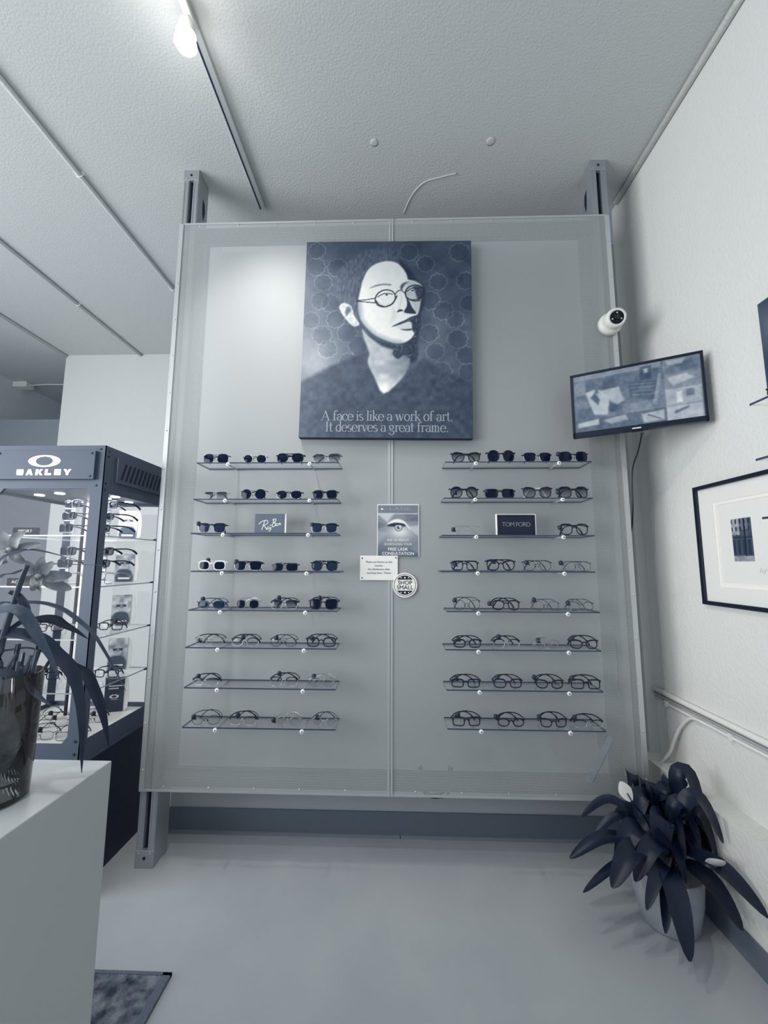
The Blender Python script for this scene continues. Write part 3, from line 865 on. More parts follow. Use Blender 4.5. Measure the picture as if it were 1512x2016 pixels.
def spectacles(label, loc, rz, W, Hh, shape, kind, fm, lm, tag=None, fold=.03, group=None, name=None, tilt=.10, temple=None, tip=0.0):
    sun = lm != 'clear'
    t = thing(name or ('sunglasses' if sun else 'eyeglasses'), label, 'sunglasses' if sun else 'eyeglasses', loc, rz, group)
    bw = W * (.115 if kind != 'wire' else .15)
    end = W * .035
    a = (W - bw - 2 * end) / 4
    b = Hh / 2
    th = {'full': .0026, 'club': .0013, 'wire': .0010, 'rimless': .0005}[kind]
    cx = bw / 2 + a
    zc = b + .001
    F = 'frame_' + fm
    tl = math.tan(tilt)

    def warp(x, z, y=0.0):
        return (x, y + 1.5 * x * x + z * tl * .6, z)
    fr, br = MB(), MB()
    for sg in (-1, 1):
        ol = outline(shape, a - th, b - th, sg)
        path = [warp(sg * cx + x, zc + z) for x, z in ol]
        if kind != 'rimless':
            rad = [th * (1.35 if z > b * .3 else 1.0) if kind == 'full' else th for x, z in ol]
            fr.tube(path, rad, 6, True, up=(0, 1, 0))
        if kind == 'club':
            idx = [k for k in range(len(ol)) if ol[k][1] > b * .12]
            idx.sort(key=lambda k: ol[k][0])
            br.tube([warp(sg * cx + ol[k][0], zc + ol[k][1]) for k in idx], [.0022 + .0018 * max(0, sg * ol[k][0] / a) for k in idx], 6, up=(0, 1, 0))
        # end piece out to the hinge
        zt = zc + b * .55 + (b * .2 if shape == 'cat' else 0)
        (br if kind == 'club' else fr).tube([warp(sg * (cx + a * .9), zt), warp(sg * (W / 2 - .002), zt + .001), warp(sg * W / 2, zt, .006)], [max(th, .0014) * 1.2] * 3, 6)
        # lens
        L = MB()
        lp = [warp(sg * cx + x * .985, zc + z * .985, .0006) for x, z in ol]
        nn = len(lp)
        mid = [warp(sg * cx + x * .5, zc + z * .5, -.0008) for x, z in ol]
        L.add(lp + mid + [warp(sg * cx, zc, -.0012)], [(k, (k + 1) % nn, nn + (k + 1) % nn, nn + k) for k in range(nn)] + [(nn + k, nn + (k + 1) % nn, 2 * nn) for k in range(nn)])
        L.build('lens', 'lens_' + lm, t, True)
    # bridge
    zb = zc + b * (.30 if kind != 'wire' else .15)
    r = max(th, .0011)
    bp = [(-bw / 2 - .002, zb - .002), (-bw / 4, zb + .003), (0, zb + .0045), (bw / 4, zb + .003), (bw / 2 + .002, zb - .002)]
    fr.tube([warp(x, z, -.001) for x, z in bp], r * 1.15, 6)
    if shape == 'avi' or (shape == 'pan' and kind == 'wire'):
        zz = zc + b * .82
        fr.tube([warp(-bw / 2 - a * .35, zz, -.001), warp(bw / 2 + a * .35, zz, -.001)], max(r, .0012), 6)
    if kind in ('wire', 'club', 'rimless'):
        for sg in (-1, 1):
            fr.tube([warp(sg * bw * .42, zc + b * .1), warp(sg * bw * .36, zc - b * .1, .006)], .0006, 5)
            fr.lathe([(0, -.004), (.002, -.002), (.002, .002), (0, .004)], 6, warp(sg * bw * .33, zc - b * .22, .007))
    fr.build('frame_front', F if kind != 'club' else 'frame_m' if fm != 'd' else 'frame_d', t, True)
    if kind == 'club':
        br.build('browline', F, t, True)
    # folded temples
    zt = zc + b * .55 + (b * .2 if shape == 'cat' else 0)
    TM = 'frame_' + (temple or (fm if fm not in ('m',) else 'k'))
    for sg in (-1, 1):
        off = .006 if sg > 0 else .0
        y0 = 1.5 * (W / 2) ** 2 + zt * tl * .6 + .006
        rise = .30 * fold
        pts = [(sg * W * .5, y0, zt), (sg * W * .485, y0 + .008 + off, zt + .001), (sg * W * .30, y0 + fold * .45 + off, zt + rise), (0, y0 + fold * .85 + off, zt + rise * .9),
               (-sg * W * .20, y0 + fold + off, zt - .003 + rise * .2), (-sg * W * .33, y0 + fold * 1.02 + off, max(.004, zt * .45)), (-sg * W * .37, y0 + fold * .98 + off, .004 + tip)]
        rr = .0017 if kind in ('full', 'club') else .0011
        if tip:      # worn open: temples straight back
            pts = [(sg * W * .5, y0, zt), (sg * W * .49, y0 + .02, zt + .001), (sg * W * .47, y0 + .065, zt + .002), (sg * W * .45, y0 + .10, zt - .006), (sg * W * .43, y0 + .125, zt - .022)]
            rr = .0024
        pp = catmull(pts, 4)
        k = len(pp)
        MB().tube(pp, [rr * (1.0 + (.5 if i > k * .7 else 0)) for i in range(k)], 6, flat=1.6).build('temple', TM, t, True)
    if tag:
        dx, dz = tag
        g = MB()
        pr = []
        for i in range(7):
            f = -1 + 2 * i / 6
            pr.append((.0105 * (1 - abs(f) ** 3.5) ** .5 if abs(f) < 1 else 0, f * .0125))
        g.lathe(pr, 10, (dx, .012, dz))
        g.tube([(dx, .004, dz - .006), (dx + .012, .012, dz - .010)], .003, 6)
        g.build('security_tag', 'tag_plastic', t, True)
    return t


ORD = ['', 'top', 'second', 'third', 'fourth', 'fifth', 'sixth', 'seventh', 'bottom']
SIDE = {'L': 'left', 'R': 'right'}
SHZ = {}
for s, r, x0, x1, z, ca, cb in SHELVES:
    SHZ[s, r] = z
    sh = thing('glass_shelf', 'clear glass shelf, %s in the %s column of the perforated display' % (ORD[r], SIDE[s]), 'shelf', ((x0 + x1) / 2, 0, z), 0, 'clear shelves on the perforated panels')
    w = (x1 - x0) / 2
    p = MB()
    p.add([(-w, -.14, -.006), (w, -.14, -.006), (w, -.004, -.006), (-w, -.004, -.006), (-w, -.14, 0), (w, -.14, 0), (w, -.004, 0), (-w, -.004, 0)],
          [(0, 3, 2, 1), (4, 5, 6, 7)])
    p.add([(-w, -.14, -.006), (w, -.14, -.006), (w, -.004, -.006), (-w, -.004, -.006), (-w, -.14, 0), (w, -.14, 0), (w, -.004, 0), (-w, -.004, 0)],
          [(0, 1, 5, 4), (1, 2, 6, 5), (2, 3, 7, 6), (3, 0, 4, 7)], 1)
    p.build('glass_plate', ['shelf_glass', 'shelf_edge'], sh)
    for c in (ca, cb):
        xc = c - (x0 + x1) / 2
        rod = MB().tube([(xc, -.0075, -.011), (xc, -.143, -.011)], .0042, 8).build('bracket_rod', 'acrylic_rod', sh, True)
        MB().lathe([(.0098, 0), (.0098, .004), (.0075, .006)], 18, (xc, -.142, -.011), axis=(0, -1, 0)).build('end_cap', 'cap_white', rod, True)
        MB().lathe([(.0034, .006), (.0034, .0066)], 10, (xc, -.142, -.011), axis=(0, -1, 0)).build('cap_screw', 'rail_metal', rod)
PLACE = {1: 'leftmost', 2: 'second from left', 3: 'third from left', 4: 'rightmost'}
for s, r, k, x, w, h, shp, kind, fm, lm, tag, desc in GLASSES:
    if 'sign' in desc:
        lab = desc
    else:
        lab = '%s, %s on %s %s shelf' % (desc, PLACE[k], SIDE[s], ORD[r])
    fold = .022 if r < 4 else .03 if r == 4 else .050 if fm != 'c' else .04
    tm = 'k' if (desc.startswith('clear framed eye') or (fm == 'm' and r > 4)) else ('w' if 'pale temples' in desc else None)
    spectacles(lab, (x + .0001, -.118, SHZ[s, r] + .0004), random.uniform(-.05, .05), w, h, shp, kind, fm, lm, tag, fold, 'eyewear on the perforated display', temple=tm, tilt=.06 + .05 * random.random())

# ---------------------------------------------------------------- printed portrait canvas
def portrait(X, Z):
    n1, n2, n3 = value_noise(X, Z, .09, 3), value_noise(X, Z, .025, 5), value_noise(X, Z, .009, 9)
    T = .265 + .10 * (n1 - .5) + .05 * (n2 - .5)
    glow = np.exp(-(((X + .44) / .20) ** 2 + ((Z + .14) / .20) ** 2))
    T = T + .34 * glow + .06 * np.exp(-((X - .25) / .2) ** 2 - ((Z + .1) / .25) ** 2)
    T = T - .06 * np.clip((Z - .2) / .3, 0, 1)
    for k, (a, b) in enumerate(SCALLOPS):
        d = np.hypot(X - a, Z - b)
        an = np.arctan2(Z - b, X - a)
        rad = .043 + .003 * ((k * 7) % 3) + .007 * np.abs(np.sin(an * 5 + k)) + .006 * (n2 - .5)
        T = T - .035 * np.clip(.5 - (d - rad) / .006, 0, 1)
        T = T + (.10 + .14 * n1) * np.clip(1 - np.abs(d - rad) / .0036, 0, 1)

    def lay(key, tone, soft, sm=4):
        nonlocal T
        mk = poly_mask(X, Z, FACE[key], soft, sm)
        T = T * (1 - mk) + tone * mk
    lay('shirt', .20 + .10 * (n2 - .4) + .10 * np.clip((-.25 - X) / .2, 0, 1) + .04 * (n3 - .5), .012, 2)
    streak = value_noise(X * 3, Z * .7, .012, 21)
    lay('hair', .29 + .18 * (streak - .5) - .12 * np.clip((X - .0) / .2, 0, 1), .006, 2)
    lay('hairdark', .09 + .05 * n2, .010)
    lay('neck', .66 + .14 * (n2 - .5) + .22 * np.clip((-.20 - Z) / .08, 0, 1) - .20 * np.clip((X + .02) / .12, 0, 1), .006, 3)
    lay('neckdark', .10 + .10 * n3, .010, 3)
    jaw = line_mask(X, Z, SPECTACLES['jaw'], 0, .028)
    shade = .86 - .45 * jaw - .05 * np.clip((-.14 - X) / .06, 0, 1) - .05 * np.clip((-.02 - Z) / .08, 0, 1) + .03 * (n2 - .5)
    lay('face', shade, .004)
    lay('ear', .78 + .2 * (n3 - .5), .004)
    lay('earin', .35, .006)
    lay('cheek', .76, .014)
    lay('browr', .22, .006)
    lay('browl', .42, .003)
    lay('patchr', .70 + .06 * (n2 - .5), .006)
    lay('eyerdark', .16 + .1 * n3, .005)
    lay('lip', .78, .004)
    lay('noseshade', .07 + .08 * n3, .0028)
    lay('nostril', .10, .0022)
    lay('mouthdark', .09 + .12 * n3, .004)
    lay('mouthline', .16, .0025)
    lay('lipshade', .2, .003)
    rg = np.random.RandomState(4)
    for k in range(120):
        x, z = rg.uniform(.02, .26), rg.uniform(-.2, .13)
        if k > 90:
            x, z = rg.uniform(-.40, .40), rg.uniform(-.36, -.16)
        a = rg.uniform(0, math.pi)
        l = rg.uniform(.012, .03)
        dk = 1.0 if k > 90 else (T < .2)
        T = T + (.34 if k <= 90 else .14) * line_mask(X, Z, [(x, z), (x + l * math.cos(a), z + l * math.sin(a))], .0016, .001) * dk
    for key, pts in SPECTACLES.items():
        if key == 'jaw':
            continue
        if key in ('nose_side', 'under_eye'):
            T = T - .14 * line_mask(X, Z, pts, 0, .010)
            continue
        wd = .0070 if 'ring' in key else .0085 if 'iris' in key else .0052 if 'lid' in key else .0054
        mk = line_mask(X, Z, pts, wd, .0012)
        T = T * (1 - mk) + (.12 if 'lid' in key else .05) * mk
    return T


pt = thing('portrait_canvas', 'large printed canvas of a face wearing round spectacles, high on the panels', 'canvas print', (-.05, -.042, 2.668))
pt.rotation_euler = (0, .0125, 0)
bevel(MB().box(-.4575, .4575, 0, .034, -.565, .565).build('stretched_canvas', 'canvas_edge', pt), .002, 1)
print_sheet('portrait_print', .913, 1.128, 270, 334, portrait, pt, -.0012)

# serif lettering drawn stroke by stroke (cap height 1)
def arc(cx, cy, rx, ry, a0, a1, n=12):
    return [(cx + rx * math.cos(math.radians(a0 + (a1 - a0) * k / n)), cy + ry * math.sin(math.radians(a0 + (a1 - a0) * k / n))) for k in range(n + 1)]


def ser(x, y, w=.13):
    return ('n', [(x - w, y + .018), (x + w, y + .018)])


XH = .66
GL = {
    'A': (.78, [('n', [(.06, 0), (.38, 1)]), ('k', [(.36, 1), (.68, 0)]), ('n', [(.17, .36), (.56, .36)]), ser(.06, 0, .1), ser(.68, 0, .12)]),
    'I': (.36, [('k', [(.17, 0), (.17, 1)]), ser(.17, 0, .15), ser(.17, .965, .15)]),
    'f': (.36, [('k', [(.15, 0), (.15, .75)]), ('a', arc(.31, .78, .16, .24, 180, 60)), ('n', [(.02, .64), (.33, .64)]), ser(.15, 0), ('d', [(.38, .97)])]),
    'a': (.50, [('a', arc(.24, .46, .17, .19, 160, 0)), ('k', [(.41, .48), (.41, .10), (.48, .03)]), ('a', arc(.24, .19, .18, .18, 85, 360))]),
    'c': (.48, [('a', arc(.27, .33, .23, .34, 50, 320)), ('d', [(.41, .55)])]),
    'e': (.52, [('a', arc(.27, .33, .23, .34, 0, 325)), ('n', [(.05, .36), (.50, .36)])]),
    'i': (.26, [('k', [(.13, 0), (.13, .66)]), ser(.13, 0), ('n', [(.02, .63), (.13, .64)]), ('d', [(.13, .92)])]),
    's': (.42, [('a', arc(.21, .49, .15, .17, 50, 200) + [(.2, .35)] + arc(.20, .17, .17, .17, 60, -140))]),
    'l': (.26, [('k', [(.13, 0), (.13, 1.05)]), ser(.13, 0), ('n', [(.02, 1.02), (.13, 1.03)])]),
    'k': (.54, [('k', [(.13, 0), (.13, 1.05)]), ser(.13, 0), ('n', [(.02, 1.02), (.13, 1.03)]), ('n', [(.16, .27), (.44, .64)]), ('k', [(.24, .38), (.50, 0)]), ser(.49, 0, .09), ser(.43, .62, .09)]),
    'w': (.80, [('k', [(.08, .66), (.25, 0)]), ('n', [(.25, 0), (.41, .64)]), ('k', [(.38, .66), (.55, 0)]), ('n', [(.55, 0), (.74, .64)]), ser(.08, .62, .1), ser(.72, .62, .09)]),
    'o': (.54, [('a', arc(.27, .33, .22, .34, 0, 360, 20))]),
    'r': (.40, [('k', [(.14, 0), (.14, .66)]), ser(.14, 0), ('n', [(.02, .63), (.14, .64)]), ('a', arc(.28, .48, .14, .17, 180, 70)), ('d', [(.36, .60)])]),
    't': (.34, [('k', [(.15, .9), (.15, .14)]), ('a', arc(.26, .13, .11, .12, 180, 310)), ('n', [(.01, .64), (.32, .64)])]),
    '.': (.24, [('d', [(.11, .05)])]),
    'd': (.54, [('k', [(.43, 0), (.43, 1.05)]), ('a', arc(.25, .33, .20, .34, 20, 340)), ser(.47, 0, .06), ('n', [(.32, 1.02), (.43, 1.03)])]),
    'v': (.50, [('k', [(.07, .66), (.26, 0)]), ('n', [(.26, 0), (.45, .64)]), ser(.08, .62, .1), ser(.43, .62, .09)]),
    'g': (.52, [('a', arc(.23, .46, .17, .20, 0, 360, 16)), ('a', [(.14, .30), (.11, .2), (.2, .12), (.36, .1), (.45, .0)] + arc(.24, -.14, .21, .16, 10, -190)), ('n', [(.36, .6), (.5, .64)])]),
    'm': (.84, [('k', [(.14, 0), (.14, .66)]), ser(.14, 0), ('n', [(.02, .63), (.14, .64)]), ('a', arc(.275, .44, .135, .22, 180, 0)), ('k', [(.41, .44), (.41, 0)]), ser(.41, 0), ('a', arc(.545, .44, .135, .22, 180, 0)), ('k', [(.68, .44), (.68, 0)]), ser(.68, 0)]),
    ' ': (.26, []),
}


def serif_line(body, x0, x1, z, cap, parent, yb):
    tot = sum(GL[c][0] for c in body)
    k = (x1 - x0) / tot
    mb = MB()
    x = x0
    TK, TN = .105, .042
    for c in body:
        adv, st = GL[c]
        for j, (kind, pts) in enumerate(st):
            y = yb - .00003 * j
            q = [(x + a * k, z + b * cap) for a, b in pts]
            if kind == 'd':
                mb.disc(q[0][0], q[0][1], .062 * cap, y, y + .0003, 10)
                continue
            if kind == 'a':
                w = []
                for i in range(len(q)):
                    a, b = q[max(i - 1, 0)], q[min(i + 1, len(q) - 1)]
                    dx, dz = abs(b[0] - a[0]), abs(b[1] - a[1])
                    f = dz / (math.hypot(dx, dz) or 1)
                    w.append(cap * (TN + (TK - TN) * f ** 1.5))
            else:
                w = [cap * (TK if kind == 'k' else TN)] * len(q)
            mb.ribbon(q, w, y, y)
        x += adv * k
    return mb.build('lettering', 'print_light', parent)


serif_line('A face is like a work of art.', -.340, .352, -.471, .053, pt, -.0017)
serif_line('It deserves a great frame.', -.318, .330, -.531, .053, pt, -.0017)

# ---------------------------------------------------------------- brand blocks on the third shelves
t = thing('brand_sign', 'grey block sign with white script lettering on the left third shelf', 'sign', (-.634, -.085, SHZ['L', 3] + .0005), 0, 'brand blocks between the frames')
bevel(MB().box(-.078, .074, 0, .018, 0, .099).build('block', 'sign_slate', t), .001, 1)
MB().box(.0745, .0805, .0, .018, 0, .099).build('white_edge', 'print_white', t)
sc = .152 / 243
def cs(x, y):
    return ((x - 642) * sc - .078, (714 - y) * .099 / 152)
S = MB()
for pts in ([(722, 617), (712, 650), (700, 687)], [(676, 642), (692, 626), (715, 615), (738, 613), (749, 622), (744, 636), (728, 646), (714, 651), (728, 664), (742, 684)],
            [(757, 664), (748, 664), (743, 674), (747, 682), (755, 676), (759, 664), (758, 676), (763, 681)], [(766, 662), (766, 673), (772, 674), (779, 660), (774, 680), (766, 694), (758, 695)],
            [(764, 651), (780, 647)], [(799, 599), (791, 630), (783, 662)], [(784, 612), (797, 601), (811, 602), (813, 615), (803, 626), (792, 631), (806, 634), (812, 644), (805, 656), (790, 662), (780, 660)],
            [(828, 637), (819, 638), (814, 648), (819, 654), (827, 648), (830, 637), (829, 649), (834, 653)], [(837, 634), (837, 650), (842, 638), (848, 634), (848, 646), (855, 640)]):
    q = [(p.x, p.z) for p in catmull([(a, 0, b) for a, b in [cs(*p) for p in pts]], 4)]
    S.ribbon(q, .0030, -.0006, 0)
S.build('lettering', 'print_white', t)
t = thing('brand_sign', 'black block sign with pale capital lettering on the right third shelf', 'sign', (.5925, -.085, SHZ['R', 3] + .0005), 0, 'brand blocks between the frames')
bevel(MB().box(-.0975, .0975, 0, .018, 0, .107).build('block', 'print_white', t), .001, 1)
MB().box(-.0925, .0925, -.0012, 0, .003, .103).build('black_face', 'ink', t)
text_part('lettering', 'TOM FORD', .031, (0, -.0018, .054), 'print_light', t, space=.86, offset=-.0004, sx=.98)

# ---------------------------------------------------------------- poster, notice and sticker on the seam
def lasik(X, Z):
    T = .52 - .18 * (Z < -.05) * np.clip((-.05 - Z) / .08, 0, 1) + .05 * (value_noise(X, Z, .05, 2) - .5)
    T = np.where(Z > .094, .46, T)
    for p, tn in (([(-.11, .09), (-.02, .09), (-.055, .045)], .78), ([(-.11, .05), (-.06, .03), (-.11, .005)], .42), ([(-.11, .0), (-.05, -.01), (-.11, -.075)], .60),
                  ([(.02, .05), (.11, .085), (.11, .05)], .40), ([(.03, .09), (.11, .09), (.05, .055)], .45), ([(.05, .02), (.11, .03), (.11, -.03)], .72), ([(.11, -.04), (.06, -.09), (.11, -.12)], .5)):
        m = poly_mask(X, Z, p, .006, 1)
        T = T * (1 - m) + tn * m
    g = np.exp(-((X - .01) / .06) ** 2 - ((Z + .005) / .035) ** 2)
    T = T + (.92 - T) * g * .9
    m = poly_mask(X, Z, [(-.055, .036), (-.03, .055), (0, .062), (.03, .052), (.05, .03), (.063, .008), (.04, .028), (.02, .040), (-.02, .038)], .004)
    T = T * (1 - m) + .95 * m
    m = poly_mask(X, Z, [(-.056, .026), (-.03, .040), (0, .042), (.03, .036), (.04, .026), (.02, .022), (-.02, .022)], .003)
    T = T * (1 - m) + .12 * m
    d = np.hypot(X - .003, Z - .018)
    T = np.where((d < .021) & (Z < .03), .45 + .3 * (d < .016), T)
    T = np.where(d < .008, .2, T)
    T = np.where(np.hypot(X - .008, Z - .022) < .004, .98, T)
    T = np.where(np.abs(Z - .089) < .0022, .9, T)
    T = np.where(np.hypot(X + .083, Z - .114) < .005, .97, T)
    return T


t = thing('eye_poster', 'small poster of an eye offering a free consultation, on the panel seam', 'poster', (.0095, -.0075, 1.6215))
MB().box(-.1085, .1085, 0, .001, -.137, .137).build('paper', 'paper', t)
print_sheet('poster_print', .209, .268, 84, 108, lasik, t, -.0006, cx=0, cz=-.002)
text_part('lettering', 'LASIK', .027, (.014, -.0012, .112), 'print_light', t, sx=1.75)
text_part('lettering', 'ASK US ABOUT', .0165, (0, -.0012, -.05), 'print_white', t)
text_part('lettering', 'SCHEDULING YOUR', .0155, (0, -.0012, -.071), 'print_white', t)
text_part('lettering', 'FREE LASIK', .0215, (0, -.0012, -.097), 'print_white', t, offset=.0002)
text_part('lettering', 'CONSULTATION', .0215, (0, -.0012, -.119), 'print_white', t, offset=.0002)
t = thing('paper_notice', 'white laminated notice card with small print below the eye poster', 'notice', (-.0885, -.0095, 1.43))
bevel(MB().box(-.0965, .0965, 0, .001, -.062, .062).build('card', 'paper', t), .0004, 1)
for k, ln in enumerate(('Please put frames on the', 'counter.', 'No disinfection after', 'touching them. Thanks')):
    text_part('lettering', ln, .0135, (0, -.0006, .030 - k * .0185), 'ink_grey', t)
for x, z in ((-.086, .049), (.086, .052), (-.086, -.051)):
    MB().lathe([(.0042, 0), (.003, .0022), (0, .003)], 10, (x, -.0002, z), axis=(0, -1, 0)).build('pin', 'rail_metal', t, True)
t = thing('round_sticker', 'round white and navy sticker at the foot of the notice card', 'sticker', (.044, -.0115, 1.344))
MB().disc(0, 0, .062, 0, .0012, 40).build('disc', 'print_white', t)
def ring(r0, r1, y, n=44):
    m = MB()
    for k in range(n):
        a, b = 2 * math.pi * k / n, 2 * math.pi * (k + 1) / n
        m.prism([(r0 * math.cos(a), r0 * math.sin(a)), (r1 * math.cos(a), r1 * math.sin(a)), (r1 * math.cos(b), r1 * math.sin(b)), (r0 * math.cos(b), r0 * math.sin(b))], y, y + .0006)
    return m


ring(.053, .0555, -.0008).build('ring', 'ink', t)
for sg in (1, -1):
    a0 = math.asin(.0275 / .048)
    pl = [(.048 * math.cos(a0 + (math.pi - 2 * a0) * k / 14), sg * .048 * math.sin(a0 + (math.pi - 2 * a0) * k / 14)) for k in range(15)]
    g = MB().prism(pl, -.0008, 0).build('segment', 'ink', t)
    for x, r in ((-.019, .003), (0, .0042), (.019, .003)):
        MB().disc(x, sg * .037, r, -.0014, -.0007, 10).build('dot', 'print_white', g)
text_part('lettering', 'SHOP', .029, (0, -.001, .0115), 'ink', t)
text_part('lettering', 'SMALL', .029, (0, -.001, -.0125), 'ink', t)

# ---------------------------------------------------------------- turret camera and television
t = thing('security_camera', 'white ball security camera on the right post above the television', 'security camera', (1.150, -.006, 2.735))
MB().lathe([(.060, 0), (.060, .022), (.055, .030), (.045, .036)], 28, (0, 0, 0), axis=(0, -1, 0)).build('mount_base', 'white_plastic', t, True)
ax = Vector((-.10, -.80, -.20)).normalized()
c0 = Vector((.006, -.050, .006))
pr = [(.047 * math.sin(math.radians(a)), -.047 * math.cos(math.radians(a))) for a in range(0, 131, 10)]
ball = MB().lathe(pr, 26, c0, axis=ax).build('camera_ball', 'white_plastic', t, True)
MB().lathe([(.051, .002), (.052, .010), (.047, .034), (.036, .036), (.034, .030)], 26, c0, axis=ax).build('cowl', 'white_plastic', ball, True)
MB().lathe([(.0345, .0335), (.0, .0335)], 24, c0, axis=ax).build('face_plate', 'black_plastic', ball)
MB().lathe([(.013, .034), (.013, .039), (.009, .040), (0, .037)], 18, c0, axis=ax).build('lens', 'black_plastic', ball, True)
e1 = ax.cross(Vector((0, 0, 1))).normalized(); e2 = e1.cross(ax).normalized()
for an in (90, 200, 340):
    p = c0 + ax * .034 + e1 * (.023 * math.cos(math.radians(an))) + e2 * (.023 * math.sin(math.radians(an)))
    MB().lathe([(.0042, 0), (.003, .002), (0, .0028)], 10, p, axis=ax).build('infrared_lamp', 'cap_white', ball, True)
c = MB().tube(catmull([(1.375, .255, 2.99), (1.345, .25, 2.93), (1.305, .24, 2.75), (1.27, .2, 2.62), (1.24, .135, 2.56)], 5), .005, 6)
setp(c.build('camera_cable', 'white_plastic', None, True), 'thin white cable beside the security camera', 'cable')


def screen(X, Z):
    u, v = X / .51 + .5, .5 - Z / .292
    T = .40 + .08 * (value_noise(X, Z, .05, 11) - .5) - .06 * (v < .3)

    def P(pts, tn, s=.003):
        nonlocal T
        m = .85 * poly_mask(X, Z, [((a - .5) * .51, (.5 - b) * .292) for a, b in pts], s * 1.5, 1)
        T = T * (1 - m) + tn * m
    P([(0, .0), (.72, .0), (.72, .1), (.45, .08), (0, .1)], .55)
    P([(0, .12), (.1, .1), (.1, .35), (0, .36)], .52)
    P([(.10, .32), (.2, .27), (.3, .45), (.28, .75), (.16, .72)], .80)
    P([(.22, .33), (.38, .3), (.42, .55), (.36, .6), (.24, .42)], .72)
    P([(.3, .55), (.37, .62), (.34, .72), (.29, .7)], .24)
    P([(.14, .42), (.18, .34), (.22, .48), (.2, .56)], .22)
    P([(.18, .1), (.21, .1), (.21, .36), (.18, .36)], .35)
    P([(.25, .12), (.35, .1), (.36, .3), (.25, .3)], .24)
    P([(.36, .12), (.44, .1), (.44, .3), (.37, .3)], .32)
    P([(.46, .25), (.69, .3), (.66, .62), (.47, .54)], .27)
    for k in range(4):
        P([(.48, .30 + k * .06), (.67, .335 + k * .06), (.67, .345 + k * .06), (.48, .31 + k * .06)], .5, .001)
    P([(.56, .04), (.65, .04), (.64, .26), (.555, .26)], .17)
    P([(.59, .08), (.62, .08), (.62, .15), (.59, .15)], .75)
    P([(.70, .2), (.72, .22), (.67, .7), (.64, .68)], .62)
    P([(.40, .62), (.62, .62), (.64, .78), (.40, .78)], .5)
    P([(.02, .6), (.14, .58), (.17, .76), (.02, .78)], .3)
    T = np.where(u > .735, .45, T)
    P([(.74, .01), (1, .01), (1, .24), (.74, .24)], .40)
    P([(.82, .08), (.95, .05), (.98, .2), (.86, .22)], .28)
    P([(.76, .02), (.9, .02), (.88, .1), (.77, .1)], .7)
    P([(.74, .25), (1, .25), (1, .48), (.74, .48)], .52)
    P([(.76, .3), (.9, .27), (.96, .36), (.8, .44)], .78)
    P([(.74, .49), (1, .49), (1, .76), (.74, .76)], .70)
    P([(.82, .55), (.86, .55), (.86, .72), (.82, .72)], .92)
    P([(.89, .53), (.95, .53), (.95, .64), (.89, .64)], .35)
    P([(.74, .77), (1, .77), (1, 1), (.74, 1)], .78)
    P([(.8, .85), (.9, .80), (.9, .83), (.8, .9)], .3)
    T = np.where((v > .78) & (u < .735), .33, T)
    P([(.02, .84), (.2, .80), (.2, .9), (.02, .92)], .8)
    P([(.24, .84), (.42, .79), (.44, .88), (.3, .92)], .66)
    P([(.55, .83), (.72, .80), (.72, .96), (.56, .98)], .76)
    P([(.6, .84), (.7, .94), (.69, .95), (.59, .86)], .3, .001)
    T = .34 + .72 * (T - .34)
    return T + .07 * (value_noise(X, Z, .012, 15) - .5) + .07 * (value_noise(X, Z, .03, 16) - .5)


tv = thing('wall_television', 'black television on a swivel arm showing a grid of camera views', 'television', (1.1285, -.2225, 2.242))
tv.rotation_euler = (0, 0, -math.atan2(.245, .483))
fr = MB()
W2, H2 = .271, .163
fr.box(-W2, W2, .004, .030, -H2, H2)
bevel(fr.build('casing', 'black_plastic', tv), .004)
bz = MB()
bz.box(-W2, W2, -.006, .004, H2 - .011, H2).box(-W2, W2, -.006, .004, -H2, -H2 + .024).box(-W2, -W2 + .012, -.006, .004, -H2, H2).box(W2 - .012, W2, -.006, .004, -H2, H2)
bevel(bz.build('bezel', 'black_plastic', tv), .0015)
print_sheet('screen', 2 * W2 - .024, 2 * H2 - .035, 190, 112, screen, tv, .0005, 'print_screen', 0, .0065)
MB().box(-.018, .018, -.0068, -.006, -H2 + .006, -H2 + .011).build('badge', 'print_white', tv)
bevel(MB().box(-.025, .025, -.004, .006, -H2 - .008, -H2).build('sensor', 'black_plastic', tv), .002)
arm = MB().box(-.06, .06, .030, .045, -.06, .06).tube([(0, .045, 0), (.10, .10, 0), (.22, .115, 0)], .016, 8)
arm.build('swivel_arm', 'black_satin', tv)
c = MB().tube(catmull([(1.19, -.16, 2.085), (1.205, -.10, 2.02), (1.213, -.02, 1.93), (1.214, .0, 1.75), (1.222, .03, 1.66), (1.225, .06, 1.60)], 5), .004, 6)
setp(c.build('television_cord', 'black_plastic', None, True), 'thin black cord dropping from the television along the panel edge', 'cord')

# ---------------------------------------------------------------- side wall: picture, canvas, shelves, pipes
def street(X, Z):
    T = .30 + .1 * (value_noise(X, Z, .02, 8) - .5)
    T = np.where((X < -.01) & (Z > .02), .62 + .2 * (value_noise(X, Z, .012, 3) - .5), T)
    T = np.where((np.abs(X - .012) < .018) & (Z > .04), .45, T)
    T = np.where((np.abs((X - .025) % .02 - .01) < .004) & (Z > .02) & (np.abs((Z % .03) - .015) < .009), .15, T)
    T = np.where(np.abs(Z - .01) < .006, .2, T)
    T = np.where((Z < 0) & (Z > -.06), .17 + .1 * ((X * 40) % 1 > .6), T)
    T = np.where(np.abs(X - .014) < .003, .08, T)
    T = np.where(Z < -.066, .5 + .2 * value_noise(X, Z, .01, 5), T)
    return T


def wall_thing(name, label, cat, y, z, x=1.416, group=None):
    """stands on the side wall: local x runs towards the photographer, local -y looks into the room"""
    return thing(name, label, cat, (x, y, z), -math.pi / 2, group)


